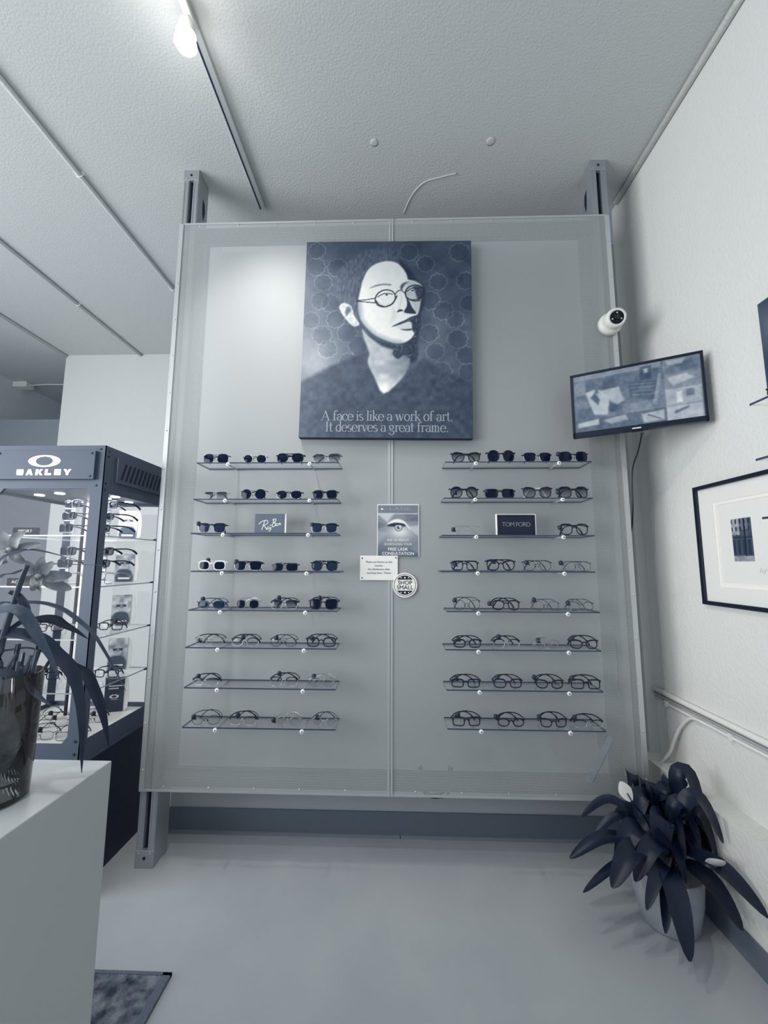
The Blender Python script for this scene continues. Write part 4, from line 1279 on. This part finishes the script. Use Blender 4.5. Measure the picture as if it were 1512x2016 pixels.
t = wall_thing('framed_picture', 'black framed street photograph in wide white mats on the side wall', 'picture', -.418, 1.5435)
W2, H2, fw = .245, .268, .017
f = MB()
f.prism([(-W2, -H2), (W2, -H2), (W2 - fw, -H2 + fw), (-W2 + fw, -H2 + fw)], -.022, -.001)
f.prism([(-W2, H2), (W2, H2), (W2 - fw, H2 - fw), (-W2 + fw, H2 - fw)], -.022, -.001)
f.prism([(-W2, -H2), (-W2, H2), (-W2 + fw, H2 - fw), (-W2 + fw, -H2 + fw)], -.022, -.001)
f.prism([(W2, -H2), (W2, H2), (W2 - fw, H2 - fw), (W2 - fw, -H2 + fw)], -.022, -.001)
f.build('frame', 'picture_black', t)
m = MB()
a, b = W2 - fw, H2 - fw
for i0, i1, j0, j1, y0, mm in ((.137, .190, .172, .214, -.012, 'mat_board'),):
    pass
def mat_ring(x1, z1, x0, z0, y0, y1, nm, mm):
    g = MB().box(-x1, x1, y0, y1, z0, z1).box(-x1, x1, y0, y1, -z1, -z0).box(-x1, -x0, y0, y1, -z0, z0).box(x0, x1, y0, y1, -z0, z0)
    return g.build(nm, mm, t)


mat_ring(a, b, .148, .184, -.010, -.006, 'outer_mat', 'mat_board')
mat_ring(.148, .184, .135, .170, -.0075, -.005, 'inner_mat', 'mat_bevel')
MB().box(-.15, .15, -.005, -.003, -.186, .186).build('backing_sheet', 'mat_board', t)
print_sheet('photograph', .096, .176, 40, 70, street, t, -.0056, 'print_gloss', -.016, .012)
g = MB()
for pts in ([(.05, -.12), (.056, -.1), (.06, -.118), (.07, -.108)], [(.066, -.125), (.08, -.105), (.085, -.118), (.1, -.1)]):
    g.ribbon(pts, .0012, -.0056, -.005)
g.build('signature', 'ink_grey', t)
t = wall_thing('dark_poster', 'dark glossy poster board at the right edge above the small shelves', 'poster', -.98, 2.26)
bevel(MB().box(-.377, .377, -.026, -.001, -.19, .19).build('board', 'case_black', t), .002, 1)
print_sheet('poster_print', .748, .374, 60, 40, lambda X, Z: .28 + .12 * np.sin(Z * 18 + X * 9) * np.sin(X * 7) + .1 * (value_noise(X, Z, .08, 6) - .5), t, -.0268, 'print_gloss')
for z, lab in ((2.038, 'upper'), (1.832, 'middle'), (1.622, 'lower')):
    sh = wall_thing('glass_shelf', '%s of three glass shelves on the side wall, at the right edge' % lab, 'shelf', -.995, z, group='glass shelves on the side wall')
    p = MB()
    q = [(-.357, -.126, -.008), (.357, -.126, -.008), (.357, -.002, -.008), (-.357, -.002, -.008), (-.357, -.126, 0), (.357, -.126, 0), (.357, -.002, 0), (-.357, -.002, 0)]
    p.add(q, [(0, 3, 2, 1), (4, 5, 6, 7)])
    p.add(q, [(0, 1, 5, 4), (2, 3, 7, 6)], 1)
    p.add(q, [(1, 2, 6, 5), (3, 0, 4, 7)], 0)
    p.build('glass_plate', ['shelf_glass', 'shelf_edge'], sh)
    for xx in (-.22, .22):
        MB().tube([(xx, -.001, -.013), (xx, -.128, -.013)], .0045, 8).build('bracket_rod', 'acrylic_rod', sh, True)
spectacles('black round eyeglasses on the upper side wall shelf at right edge', (1.312, -.745, 2.0384), -math.pi / 2, .142, .046, 'round', 'full', 'k', 'clear', None, .03, 'eyewear on the side wall shelves')
spectacles('black sunglasses on the middle side wall shelf at right edge', (1.312, -.745, 1.8324), -math.pi / 2, .142, .048, 'way', 'full', 'k', 'dark', None, .03, 'eyewear on the side wall shelves')
spectacles('black sunglasses on the lower side wall shelf at right edge', (1.312, -.80, 1.6224), -math.pi / 2, .142, .045, 'pan', 'full', 'k', 'dark', None, .03, 'eyewear on the side wall shelves')
for lab, z, r, m in (('thick white pipe along the side wall, uppermost of three', .783, .013, 'white_paint'), ('thin pipe along the side wall, middle of three', .757, .008, 'steel_strip'), ('white cable run along the side wall, lowest of three', .733, .007, 'white_paint')):
    t = thing('wall_pipe', lab, 'pipe', (1.416 - r, 0, z), 0, 'pipes and cables along the side wall')
    MB().tube([(0, -4, 0), (0, .1, 0), (0, .265, .004)], r, 10).build('pipe', m, t, True)
    if r < .0075:
        for y in (.16, -.25):
            bevel(MB().box(-.010, r, y - .01, y + .01, -.012, .016).build('clip', 'white_plastic', t), .002)
c = MB().tube(catmull([(1.405, -.10, .735), (1.40, -.025, .728), (1.395, .045, .665), (1.385, .085, .59), (1.375, .12, .51), (1.335, .165, .43), (1.30, .20, .39), (1.255, .255, .33)], 6), .0075, 8)
setp(c.build('loose_cable', 'white_plastic', None, True), 'loose white cable hanging from the side wall pipes to the ledge', 'cable')

# ---------------------------------------------------------------- track lights
t = thing('light_track', 'pale grey lighting track running along the ceiling towards the panels', 'light track', (-.868, 0, H))
TR = MB().box(-.018, .018, -3.0, .255, -.022, 0)
TR.build('rail', 'steel_strip', t)
MB().box(-.0185, -.009, -3.0, .254, -.0228, -.022).build('shadow_groove', 'dark_plastic', t)


def spot_head(label, y, aim, power, beam=None, cone=84):
    t = thing('track_spotlight', label, 'spotlight', (-.868, y, H - .022), 0, 'spotlights on the ceiling track')
    bevel(MB().box(-.016, .016, -.05, .05, -.02, 0).build('adapter', 'white_plastic', t), .003)
    MB().tube([(0, 0, -.02), (0, 0, -.06)], .008, 8).build('stem', 'white_plastic', t, True)
    d = Vector(aim).normalized()
    c = Vector((0, 0, -.085))
    MB().lathe([(.020, -.03), (.032, -.022), (.034, .012), (.040, .02)], 20, c, axis=d).build('socket', 'white_plastic', t, True)
    MB().lathe([(.022, .01), (.034, .03), (.043, .052), (.044, .064), (.034, .078), (.0, .085)], 22, c, axis=d).build('lamp_bulb', 'bulb', t, True)
    ld = bpy.data.lights.new('spot_beam', 'SPOT')
    ld.energy, ld.spot_size, ld.spot_blend, ld.shadow_soft_size = power, math.radians(cone), 1.0, .045
    ld.color = (1, .97, .92)
    lo = bpy.data.objects.new('spot_beam', ld)
    COL.objects.link(lo)
    lo.parent = t
    lo.location = c + d * .115
    lo.rotation_euler = Vector(beam or (.40, -y + .03, -1.42)).to_track_quat('-Z', 'Y').to_euler()


spot_head('glowing track spotlight nearer the perforated panels', -.70, (-.10, .12, -.95), 42)
spot_head('glowing track spotlight at the top edge, nearer the photographer', -.87, (-.12, .05, -.95), 34)
spot_head('added unseen track spotlight above the photographer, brightening the floor', -1.75, (.35, .25, -.9), 58, (1.25, 1.2, -3.6), 110)  # extra head out of view, added to brighten the floor

# ---------------------------------------------------------------- tall display case
CX0, CX1, CY0, CY1, CZB, CZT = -1.966, -1.40, -.235, .29, .59, 2.014
case = thing('display_case', 'tall grey metal display case with glass sides and lit sign', 'display case', ((CX0 + CX1) / 2, (CY0 + CY1) / 2, 0))
ox, oy = (CX0 + CX1) / 2, (CY0 + CY1) / 2
hx, hy = (CX1 - CX0) / 2, (CY1 - CY0) / 2


def cpart(mb, name, m, parent=None, bv=0):
    o = mb.build(name, m, parent or case)
    if bv:
        bevel(o, bv, 1)
    return o


cpart(MB().box(-hx + .01, hx - .006, -hy + .02, hy, 0, .56), 'base_cabinet', 'case_black')
cpart(MB().box(-hx + .004, hx + .004, -hy + .004, hy, .56, .572), 'base_lip', 'case_metal')
# front frame with cut corners
fw, zt0, zb1 = .058, 1.803, .655
F = MB()
F.box(-hx, -hx + fw, -hy, -hy + .004, CZB - .03, CZT).box(hx - fw, hx, -hy, -hy + .004, CZB - .03, CZT)
F.box(-hx + fw, hx - fw, -hy, -hy + .004, zt0, CZT).box(-hx + fw, hx - fw, -hy, -hy + .004, CZB - .03, zb1)
for sx in (-1, 1):
    for z, sz in ((zt0, -1), (zb1, 1)):
        x = sx * (hx - fw)
        F.prism([(x, z), (x - sx * .024, z), (x, z + sz * .03)], -hy, -hy + .004)
ff = cpart(F, 'front_frame', 'case_metal')
for sx in (-1, 1):
    for xx, z in ((hx - .026, 1.996), (hx - .034, 1.818), (hx - .02, .665), (hx - .02, .612)):
        MB().disc(sx * xx, z, .0055, -hy - .003, -hy, 12).build('bolt', 'case_black', ff)
# right and left side frames
for sx, nm in ((1, 'side_frame'), (-1, 'side_frame')):
    g = MB()
    xa, xb = (hx - .003, hx) if sx > 0 else (-hx, -hx + .003)
    g.box(xa, xb, -hy, -hy + .046, CZB - .03, CZT).box(xa, xb, hy - .058, hy, CZB - .03, CZT)
    g.box(xa, xb, -hy + .046, hy - .058, 1.785, CZT).box(xa, xb, -hy + .046, hy - .058, CZB - .03, .662)
    so = cpart(g, nm, 'case_metal')
    if sx > 0:
        for y, z in ((-hy + .026, 1.99), (-hy + .024, 1.965), (-hy + .018, 1.83), (-hy + .018, 1.80)):
            MB().lathe([(.0055, 0), (.0045, .003), (0, .003)], 10, (hx, y, z), axis=(1, 0, 0)).build('bolt', 'case_black', so)
cpart(MB().box(-hx + .003, hx - .003, -hy + .004, hy, CZT - .006, CZT), 'top_plate', 'case_metal')
cpart(MB().box(-hx + .003, hx - .003, hy - .012, hy, .56, .662).box(-hx + .003, hx - .003, hy - .012, hy, 1.785, CZT - .006), 'back_frame', 'case_metal')
MB().add([(-hx + .01, hy - .006, .662), (hx - .01, hy - .006, .662), (hx - .01, hy - .006, 1.785), (-hx + .01, hy - .006, 1.785)], [(0, 1, 2, 3)]).build('glass_pane', 'case_glass', case)
inner = cpart(MB().box(-hx + .006, hx - .006, -hy + .008, hy - .012, 1.80, 1.812), 'light_ceiling', 'rail_metal')
for x, y in ((-.17, -.10), (-.02, -.15), (.10, .02), (.19, -.04), (.13, .16), (-.12, .14)):
    MB().lathe([(.021, 1.7955), (.021, 1.80)], 16, (x, y, 0)).build('led_lamp', 'led', inner)
cpart(MB().box(-hx + .006, hx - .006, -hy + .006, hy - .012, .585, .64), 'lit_floor', 'case_lit')
# sign plate
sp_ = cpart(MB().box(-hx + .035, hx - .038, -hy - .016, -hy, 1.846, 1.984), 'sign_plate', 'sign_plate')
for sx in (-1, 1):
    for z in (1.972, 1.860):
        MB().disc(sx * (hx - .056), z, .0055, -hy - .019, -hy - .016, 12).build('bolt', 'case_black', sp_)
LG = MB()
yy = -hy - .0175
n = 40
for k in range(n):
    a, b = 2 * math.pi * k / n, 2 * math.pi * (k + 1) / n
    def el(rx, rz, t):
        return (rx * math.cos(t), 1.9335 + rz * math.sin(t))
    LG.prism([el(.0425, .0222, a), el(.079, .0288, a), el(.079, .0288, b), el(.0425, .0222, b)], yy, yy + .0012)
LG.build('ring_logo', 'logo_light', sp_)
LT = MB()
zb_, zt_ = 1.8650, 1.8930
def LR(pts, w):
    LT.ribbon(pts, w, yy, yy + .0012)


def letter_x(i):
    return -.131 + i * .0462


x = letter_x(0)
LT.prism([(x + .004, zb_), (x + .0165, zb_), (x + .0165, zt_), (x + .003, zt_), (x, zt_ - .004), (x, zb_ + .005)], yy, yy + .0012)
LT.prism([(x + .0183, zb_), (x + .0305, zb_), (x + .034, zb_ + .005), (x + .034, zt_ - .004), (x + .0305, zt_), (x + .0183, zt_)], yy, yy + .0012)
x = letter_x(1)
LT.prism([(x, zb_), (x + .011, zb_), (x + .0165, zb_ + .013), (x + .022, zb_), (x + .034, zb_), (x + .023, zt_), (x + .011, zt_)], yy, yy + .0012)
x = letter_x(2)
LT.prism([(x, zb_), (x + .012, zb_), (x + .0145, zt_), (x + .002, zt_)], yy, yy + .0012)
LT.prism([(x + .013, zb_ + .013), (x + .023, zb_), (x + .036, zb_), (x + .024, zb_ + .0145), (x + .036, zt_), (x + .023, zt_), (x + .0135, zb_ + .017)], yy, yy + .0012)
x = letter_x(3)
LT.prism([(x, zb_), (x + .031, zb_), (x + .031, zb_ + .009), (x + .013, zb_ + .009), (x + .014, zt_), (x + .001, zt_)], yy, yy + .0012)
x = letter_x(4)
for z0, z1 in ((zb_, zb_ + .008), (zb_ + .0105, zb_ + .0175), (zt_ - .008, zt_)):
    LT.prism([(x + .0115, z0), (x + .032, z0), (x + .032, z1), (x + .0115, z1)], yy, yy + .0012)
LT.prism([(x, zb_), (x + .0115, zb_), (x + .0115, zt_), (x + .001, zt_)], yy, yy + .0012)
x = letter_x(5)
LT.prism([(x + .011, zb_), (x + .023, zb_), (x + .0235, zb_ + .009), (x + .036, zt_), (x + .024, zt_), (x + .0175, zb_ + .018), (x + .012, zt_), (x - .001, zt_), (x + .0115, zb_ + .010)], yy, yy + .0012)
LT.build('lettering', 'logo_light', sp_)
# vent on the right side: raised plate with slanting slots
vp = cpart(MB().box(hx, hx + .008, -.185, .225, 1.846, 1.972), 'vent_plate', 'case_metal')
for k in range(11):
    y0 = -.155 + k * .034
    ya, yb_, yc, yd = y0, y0 + .016, y0 + .046, y0 + .030
    if yc > .222:
        continue
    q = [(hx + .0086, ya, 1.866), (hx + .0086, yb_, 1.866), (hx + .0086, yc, 1.954), (hx + .0086, yd, 1.954)]
    MB().add(q, [(0, 1, 2, 3)]).build('vent_slot', 'slot_black', vp)
MB().box(hx + .008, hx + .010, -.187, -.182, 1.846, 1.972).build('bright_edge', 'chrome', vp)
# panes
for nm, q in (('glass_pane', [(-hx + fw, -hy + .006, zb1), (hx - fw, -hy + .006, zb1), (hx - fw, -hy + .006, zt0), (-hx + fw, -hy + .006, zt0)]),
              ('glass_pane', [(hx - .005, -hy + .046, .662), (hx - .005, hy - .058, .662), (hx - .005, hy - .058, 1.785), (hx - .005, -hy + .046, 1.785)])):
    MB().add(q, [(0, 1, 2, 3)]).build(nm, 'case_glass', case)
for z in (1.583, 1.34, 1.098, .86):
    g = MB()
    q = [(-hx + .02, -hy + .03, z - .006), (hx - .012, -hy + .03, z - .006), (hx - .012, hy - .02, z - .006), (-hx + .02, hy - .02, z - .006)]
    q += [(a, b, z) for a, b, _ in q]
    g.add(q, [(0, 3, 2, 1), (4, 5, 6, 7)])
    g.add(q, [(0, 1, 5, 4), (1, 2, 6, 5), (2, 3, 7, 6), (3, 0, 4, 7)], 1)
    g.build('glass_shelf', ['shelf_glass', 'acrylic_rod'], case)
    MB().box(hx - .010, hx, hy - .075, hy - .05, z - .004, z + .004).build('shelf_pin', 'case_black', case)
for k, x in enumerate((-.085, -.065, -.042, -.019, 0.0)):
    MB().box(x - .006, x + .006, .10, .112, .64, 1.80).build('upright_strip', ('slot_black', 'case_lit', 'slot_black', 'steel_strip', 'case_lit')[k], case)
for y, z0, z1 in ((.16, 1.30, 1.62), (.17, 1.05, 1.19), (.165, .86, .98)):
    pass
ld = bpy.data.lights.new('case_light', 'AREA')
ld.shape, ld.size, ld.size_y, ld.energy = 'RECTANGLE', .42, .40, 6.5
lo = bpy.data.objects.new('case_light', ld)
COL.objects.link(lo)
lo.parent = case
lo.location = (0, 0, 1.792)

# contents of the case
CG = 'eyewear in the tall display case'
def stand(label, x, y, z, n, col):
    t = thing('display_stand', label, 'display stand', (x, y, z), 0, 'clear eyewear stands in the case')
    MB().box(-.03, .03, -.02, .03, 0, .004).build('foot', 'acrylic_rod', t)
    MB().box(-.008, .008, .0, .006, .004, n * .062 + .006).build('column', 'acrylic_rod', t)
    for k in range(n):
        MB().box(-.016, .016, -.03, .0, .018 + k * .062, .022 + k * .062).build('perch', 'acrylic_rod', t)


WH = ('lowest', 'middle', 'highest')
for zi, (z, nm) in enumerate(((1.5835, 'top'), (1.3405, 'second'))):
    for ci, (x, y, cn) in enumerate(((-1.695, -.04, 'front'), (-1.53, .0, 'right'))):
        stand('clear stand, %s of two on the %s case shelf' % ('left' if ci == 0 else 'right', nm), x, y, z, 3, cn)
        for k in range(3):
            clear = zi == 1 and k == 0
            spectacles('%s of three sport sunglasses on %s stand, %s case shelf' % (WH[k], 'left' if ci == 0 else 'right', nm),
                       (x - .008 + k * .012, y - .030, z + .0225 + k * .062), .20 - .65 + .05 * k, .135, .042, 'rect' if k != 1 else 'pan', 'full', 'k' if not clear else 'c', 'dark' if not clear else 'clear', None, .06, CG, tilt=.05, tip=.006)
for z, nm in ((1.0985, 'third'), (.8605, 'lowest')):
    for k, (x, y, tg) in enumerate(((-1.775, -.02, (.0, .046)), (-1.625, .0, (-.04, .046)), (-1.50, .04, (.02, .05)))):
        spectacles('%s pair of clear lens eyeglasses on the %s case shelf' % (('left', 'middle', 'right')[k], nm), (x, y, z), .25 - .12 * k, .136, .04, ('rect', 'pan', 'rect')[k], ('full', 'wire', 'full')[k], 'k', 'clear', tg if z < 1 or k != 1 else None, .05, CG)
for k, (x, y, rz, sh_) in enumerate(((-1.83, -.165, .2, 'rect'), (-1.70, -.03, .25, 'rect'), (-1.645, -.175, .15, 'pan'), (-1.83, .06, .2, 'rect'), (-1.545, .03, .3, 'pan'), (-1.495, -.165, .3, 'rect'))):
    spectacles('thin dark eyeglasses lying %s on the lit white case floor' % ('far left', 'mid left', 'at the front', 'left rear', 'right rear', 'right front')[k] , (x, y, .6405), rz, .136, .038, sh_, 'wire', 'k', 'clear', (.0, .044) if k != 3 else (.03, .03), .07, CG)


def sport(seed, dark):
    def fn(X, Z):
        T = (.25 if dark else .7) + .5 * (value_noise(X, Z, .02, seed) - .5)
        if not dark:
            d = np.hypot(X / .8, Z - .02)
            T = np.where(d < .026, .72, T)
            T = np.where((np.abs(Z - .025) < .006) & (np.abs(X) < .024), .2, T)
            T = np.where(d < .010, .55, T)
            m = poly_mask(X, Z, [(-.04, -.08), (-.035, -.02), (0, -.008), (.035, -.02), (.04, -.08)], .004, 2)
            T = T * (1 - m) + .28 * m
            T = np.where((np.abs(Z + .06) < .004) & (np.abs(X) < .03), .97, T)
        else:
            T = .12 + .06 * value_noise(X, Z, .03, seed)
            d = np.hypot(X / .022, (Z + .01) / .010)
            T = np.where((d < 1) & (d > .62), .93, T)
            T = np.where((np.abs(Z - .045) < .0025) & (X > -.03), .85, T)
            T = np.where((np.abs(Z - .033) < .002) & (X > -.03) & (X < .02), .85, T)
            T = np.where((np.abs(Z + .026) < .002) & (np.abs(X) < .016) & ((X * 250) % 1 > .4), .85, T)
        return T
    return fn


for k, (z, hh, dark, lab) in enumerate(((1.5835, .165, 0, 'top'), (1.3405, .165, 0, 'second'), (1.0985, .175, 0, 'third'), (.8605, .175, 0, 'lowest'), (.6405, .185, 1, 'floor'))):
    t = thing('photo_card', ('dark standing card with white ring emblem on the case floor' if dark else 'standing sport photograph card on the %s case shelf' % lab), 'display card', (-1.545, .185, z), .32, 'standing cards in the case')
    e = MB()
    w = .048
    pr_ = [(w, 0), (w + .018, hh * .1), (w + .022, hh * .5), (w + .014, hh * .9), (w, hh)]
    e.box(-w, w, 0, .006, 0, hh)
    e.prism([(w, 0)] + pr_[1:-1] + [(w, hh)], .002, .006)
    e.build('card', 'paper', t)
    print_sheet('card_print', 2 * w - .002, hh - .004, 40, 68, sport(30 + k, dark), t, -.0006, 'print', 0, hh / 2)
for z, wd in ((1.5835, 'SPORT'), (1.3405, 'ACTIVE')):
    t = thing('shelf_label', 'small black name plate at left of the %s case shelf' % ('top' if z > 1.5 else 'second'), 'name plate', (-1.797, -.19, z), 0, 'black name plates in the case')
    MB().box(-.062, .062, 0, .012, 0, .036).build('plate', 'ink', t)
    text_part('lettering', wd, .02, (.0, -.0006, .018), 'print_white', t, sx=1.2)

# ---------------------------------------------------------------- counter with potted cymbidium
o = MB().box(-2.3, -.731, -3.2, -1.007, 0, .95).build('counter', 'white_laminate')
bevel(o, .002)
setp(o, 'white block counter at the left carrying the vase', 'counter')
t = thing('orchid_vase', 'cymbidium orchid with arching strap leaves in a glass vase on the counter', 'potted orchid', (0, 0, 0))
vc = Vector((-.868, -1.19, .9505))
MB().lathe([(0, .0), (.062, .0), (.066, .006), (.0685, .12), (.071, .262), (.068, .262), (.0655, .12), (.062, .012), (0, .012)], 40, vc).build('glass_vase', 'vase_glass', t, True)
MB().lathe([(0, .0125), (.060, .0125), (.063, .12), (.064, .205), (.03, .215), (0, .21)], 32, vc).build('growing_medium', 'soil', t, True)
rt = random.Random(3)
for k in range(16):
    a, r = rt.uniform(0, 6.28), rt.uniform(.0, .04)
    p0 = vc + Vector((r * math.cos(a), r * math.sin(a), .20))
    p1 = p0 + Vector((rt.uniform(-.01, .05), rt.uniform(-.03, .03), rt.uniform(.05, .13)))
    MB().tube([p0, (p0 + p1) / 2 + Vector((.006, 0, .0)), p1], [.005, .0045, .0035], 6).build('old_shoot', 'stem' if k % 2 else 'strap_leaf', t, True)
base = vc + Vector((0, 0, .21))
for k, (w, pts) in enumerate(STRAPS[:-1]):
    P_ = [Vector(p) for p in pts]
    if P_[0].x < -.80 and k not in (5, 6, 9):
        P_ = [base + Vector((-.01 + .004 * k, .01, 0)), (base + P_[0]) / 2 + Vector((-.03, 0, .035))] + P_
    pp = catmull(P_, 5)
    n = len(pp)
    wd = [.8 * w * max(.06, min(1, .45 + 1.2 * i / n) * min(1, (1 - i / (n - 1)) * 2.6) ** .8) for i in range(n)]
    hint = (.15, -.75, .65) if k in (3,) else (.1, -.35, .9) if k in (0, 1, 2, 8) else (.3, -.85, .4)
    MB().leaf(pp, wd, hint, .22).build('leaf', 'strap_dark' if k in (4, 5, 6, 9) else 'strap_leaf', t, True)
st = catmull([base] + [Vector(p) for p in STRAPS[-1][1][1:]], 5)
MB().tube(st, [.0075 - .003 * i / len(st) for i in range(len(st))], 8).build('flower_stem', 'stem', t, True)


def flower(c, face, petals, lip):
    d = Vector(face).normalized()
    e1 = d.cross(Vector((0, 0, 1))).normalized()
    e2 = e1.cross(d).normalized()
    fl = MB().lathe([(0, -.006), (.009, 0), (.007, .012), (0, .018)], 10, c, axis=d).build('flower', 'petal_lip', t, True)
    for an, ln, w, fwd in petals:
        ln, w = ln * .74, w * .72
        a = math.radians(an)
        u = e1 * -math.cos(a) + e2 * math.sin(a)
        p = [c + u * .004, c + u * ln * .35 + d * fwd * .5, c + u * ln * .7 + d * fwd, c + u * ln + d * fwd * .4]
        pp = catmull(p, 4)
        n = len(pp)
        wd = [w * max(.05, math.sin(math.pi * min(1, (.12 + .86 * i / (n - 1))))) ** .8 for i in range(n)]
        MB().leaf(pp, wd, d, .35).build('petal', 'petal', fl, True)
    g = MB()
    u = -e2
    p = catmull([c + d * .004, c + u * .008 + d * .014, c + u * .02 + d * .018, c + u * .028 + d * .008], 3)
    g.leaf(p, [.65 * lip * q for q in (.5, .7, .9, 1, 1, 1, .9, .8, .6, .3)][:len(p)], d, .9)
    g.build('lip', 'petal_lip', fl, True)


flower(Vector((-.902, -1.17, 1.482)), (.25, -1, .1), ((15, .085, .028, .012), (60, .07, .034, .02), (120, .07, .034, .0), (170, .07, .03, .0), (235, .06, .03, .01), (320, .06, .03, .012)), .04)
flower(Vector((-.838, -1.16, 1.422)), (.45, -.8, -.1), ((85, .065, .030, .006), (55, .06, .03, .016), (125, .062, .026, .0), (5, .085, .040, .014), (335, .095, .040, .012), (200, .05, .028, .006)), .034)

# ---------------------------------------------------------------- peace lily
t = thing('peace_lily', 'dark leafy peace lily with two white blooms in a pale floor pot', 'potted plant', (1.125, -.20, 0))
def loc(p):
    return Vector(p) - Vector((1.125, -.20, 0))


MB().lathe([(0, .001), (.098, .001), (.106, .008), (.124, .10), (.132, .205), (.126, .208), (.12, .19), (0, .185)], 40).build('pot', 'pot', t, True)
MB().lathe([(0, .186), (.119, .186)], 24).build('soil', 'soil', t)
rl = random.Random(11)
more = []
for k in range(22):
    a, r = rl.uniform(0, 6.28), rl.uniform(.05, .19)
    more.append((1.12 + r * math.cos(a), -.23 + r * math.sin(a) * .9, rl.uniform(.19, .33), rl.uniform(.06, .085)))
for k, (x, y, z, w) in enumerate(LILY + more):
    tip = loc((x, y, max(z, .012)))
    b0 = Vector((rl.uniform(-.05, .05), rl.uniform(-.05, .05), .185))
    d = tip - b0
    hz = Vector((d.x, d.y, 0))
    up = max(.05, .22 - .35 * hz.length + .35 * max(0, d.z))
    p1 = b0 + hz * .22 + Vector((0, 0, max(.08, d.z * .55 + up * .6)))
    p2 = b0 + hz * .62 + Vector((0, 0, max(.06, d.z * .9 + up * .75)))
    pp = catmull([b0, p1, p2, tip], 6)
    n = len(pp)
    wd = []
    for i in range(n):
        f = i / (n - 1)
        wd.append(.007 if f < .34 else max(.004, w * math.sin(math.pi * min(1, ((f - .34) / .66) * .93 + .05)) ** .75))
    lf = MB().leaf(pp, wd, (.1, -.4, .9) if abs(d.x) > .03 else (.4, -.3, .8), .2 + .15 * rl.random())
    lf.v = [(min(q[0], .172), min(q[1], .185), max(q[2], .003)) for q in lf.v]
    lf.build('leaf', 'lily_leaf', t, True)
for (x, y, z), (tx, ty, tz), w in (((.95, -.30, .503), (.911, -.30, .578), .052), ((1.20, -.345, .298), (1.205, -.43, .375), .05)):
    a, b = loc((x, y, z)), loc((tx, ty, tz))
    st = catmull([Vector((0, 0, .19)), (a + Vector((0, 0, .19))) / 2 + Vector((0, 0, .05)), a], 5)
    MB().tube(st, .0035, 6).build('bloom_stem', 'lily_leaf', t, True)
    pp = catmull([a, (a * 2 + b) / 3, (a + b * 2) / 3, b], 3)
    n = len(pp)
    sp0 = MB().leaf(pp, [w * max(.05, math.sin(math.pi * (.1 + .88 * i / (n - 1)))) for i in range(n)], (0.2, 1, -.2), .3).build('spathe', 'spathe', t, True)
    MB().tube([a + Vector((0, -.008, 0)), a + (b - a) * .45 + Vector((0, -.009, 0))], .003, 6).build('spadix', 'spadix', sp0, True)

# ---------------------------------------------------------------- rug
t = thing('patterned_rug', 'dark mottled rug at the foot of the white counter', 'rug', (-1.15, -.95, 0))
MB().box(-.33, .325, -.052, .445, .001, .010).build('pile', 'rug', t)
b = MB().box(.325, .355, -.052, .455, .001, .012).box(-.33, .355, .445, .457, .001, .012)
b.build('border', 'rug_border', t)
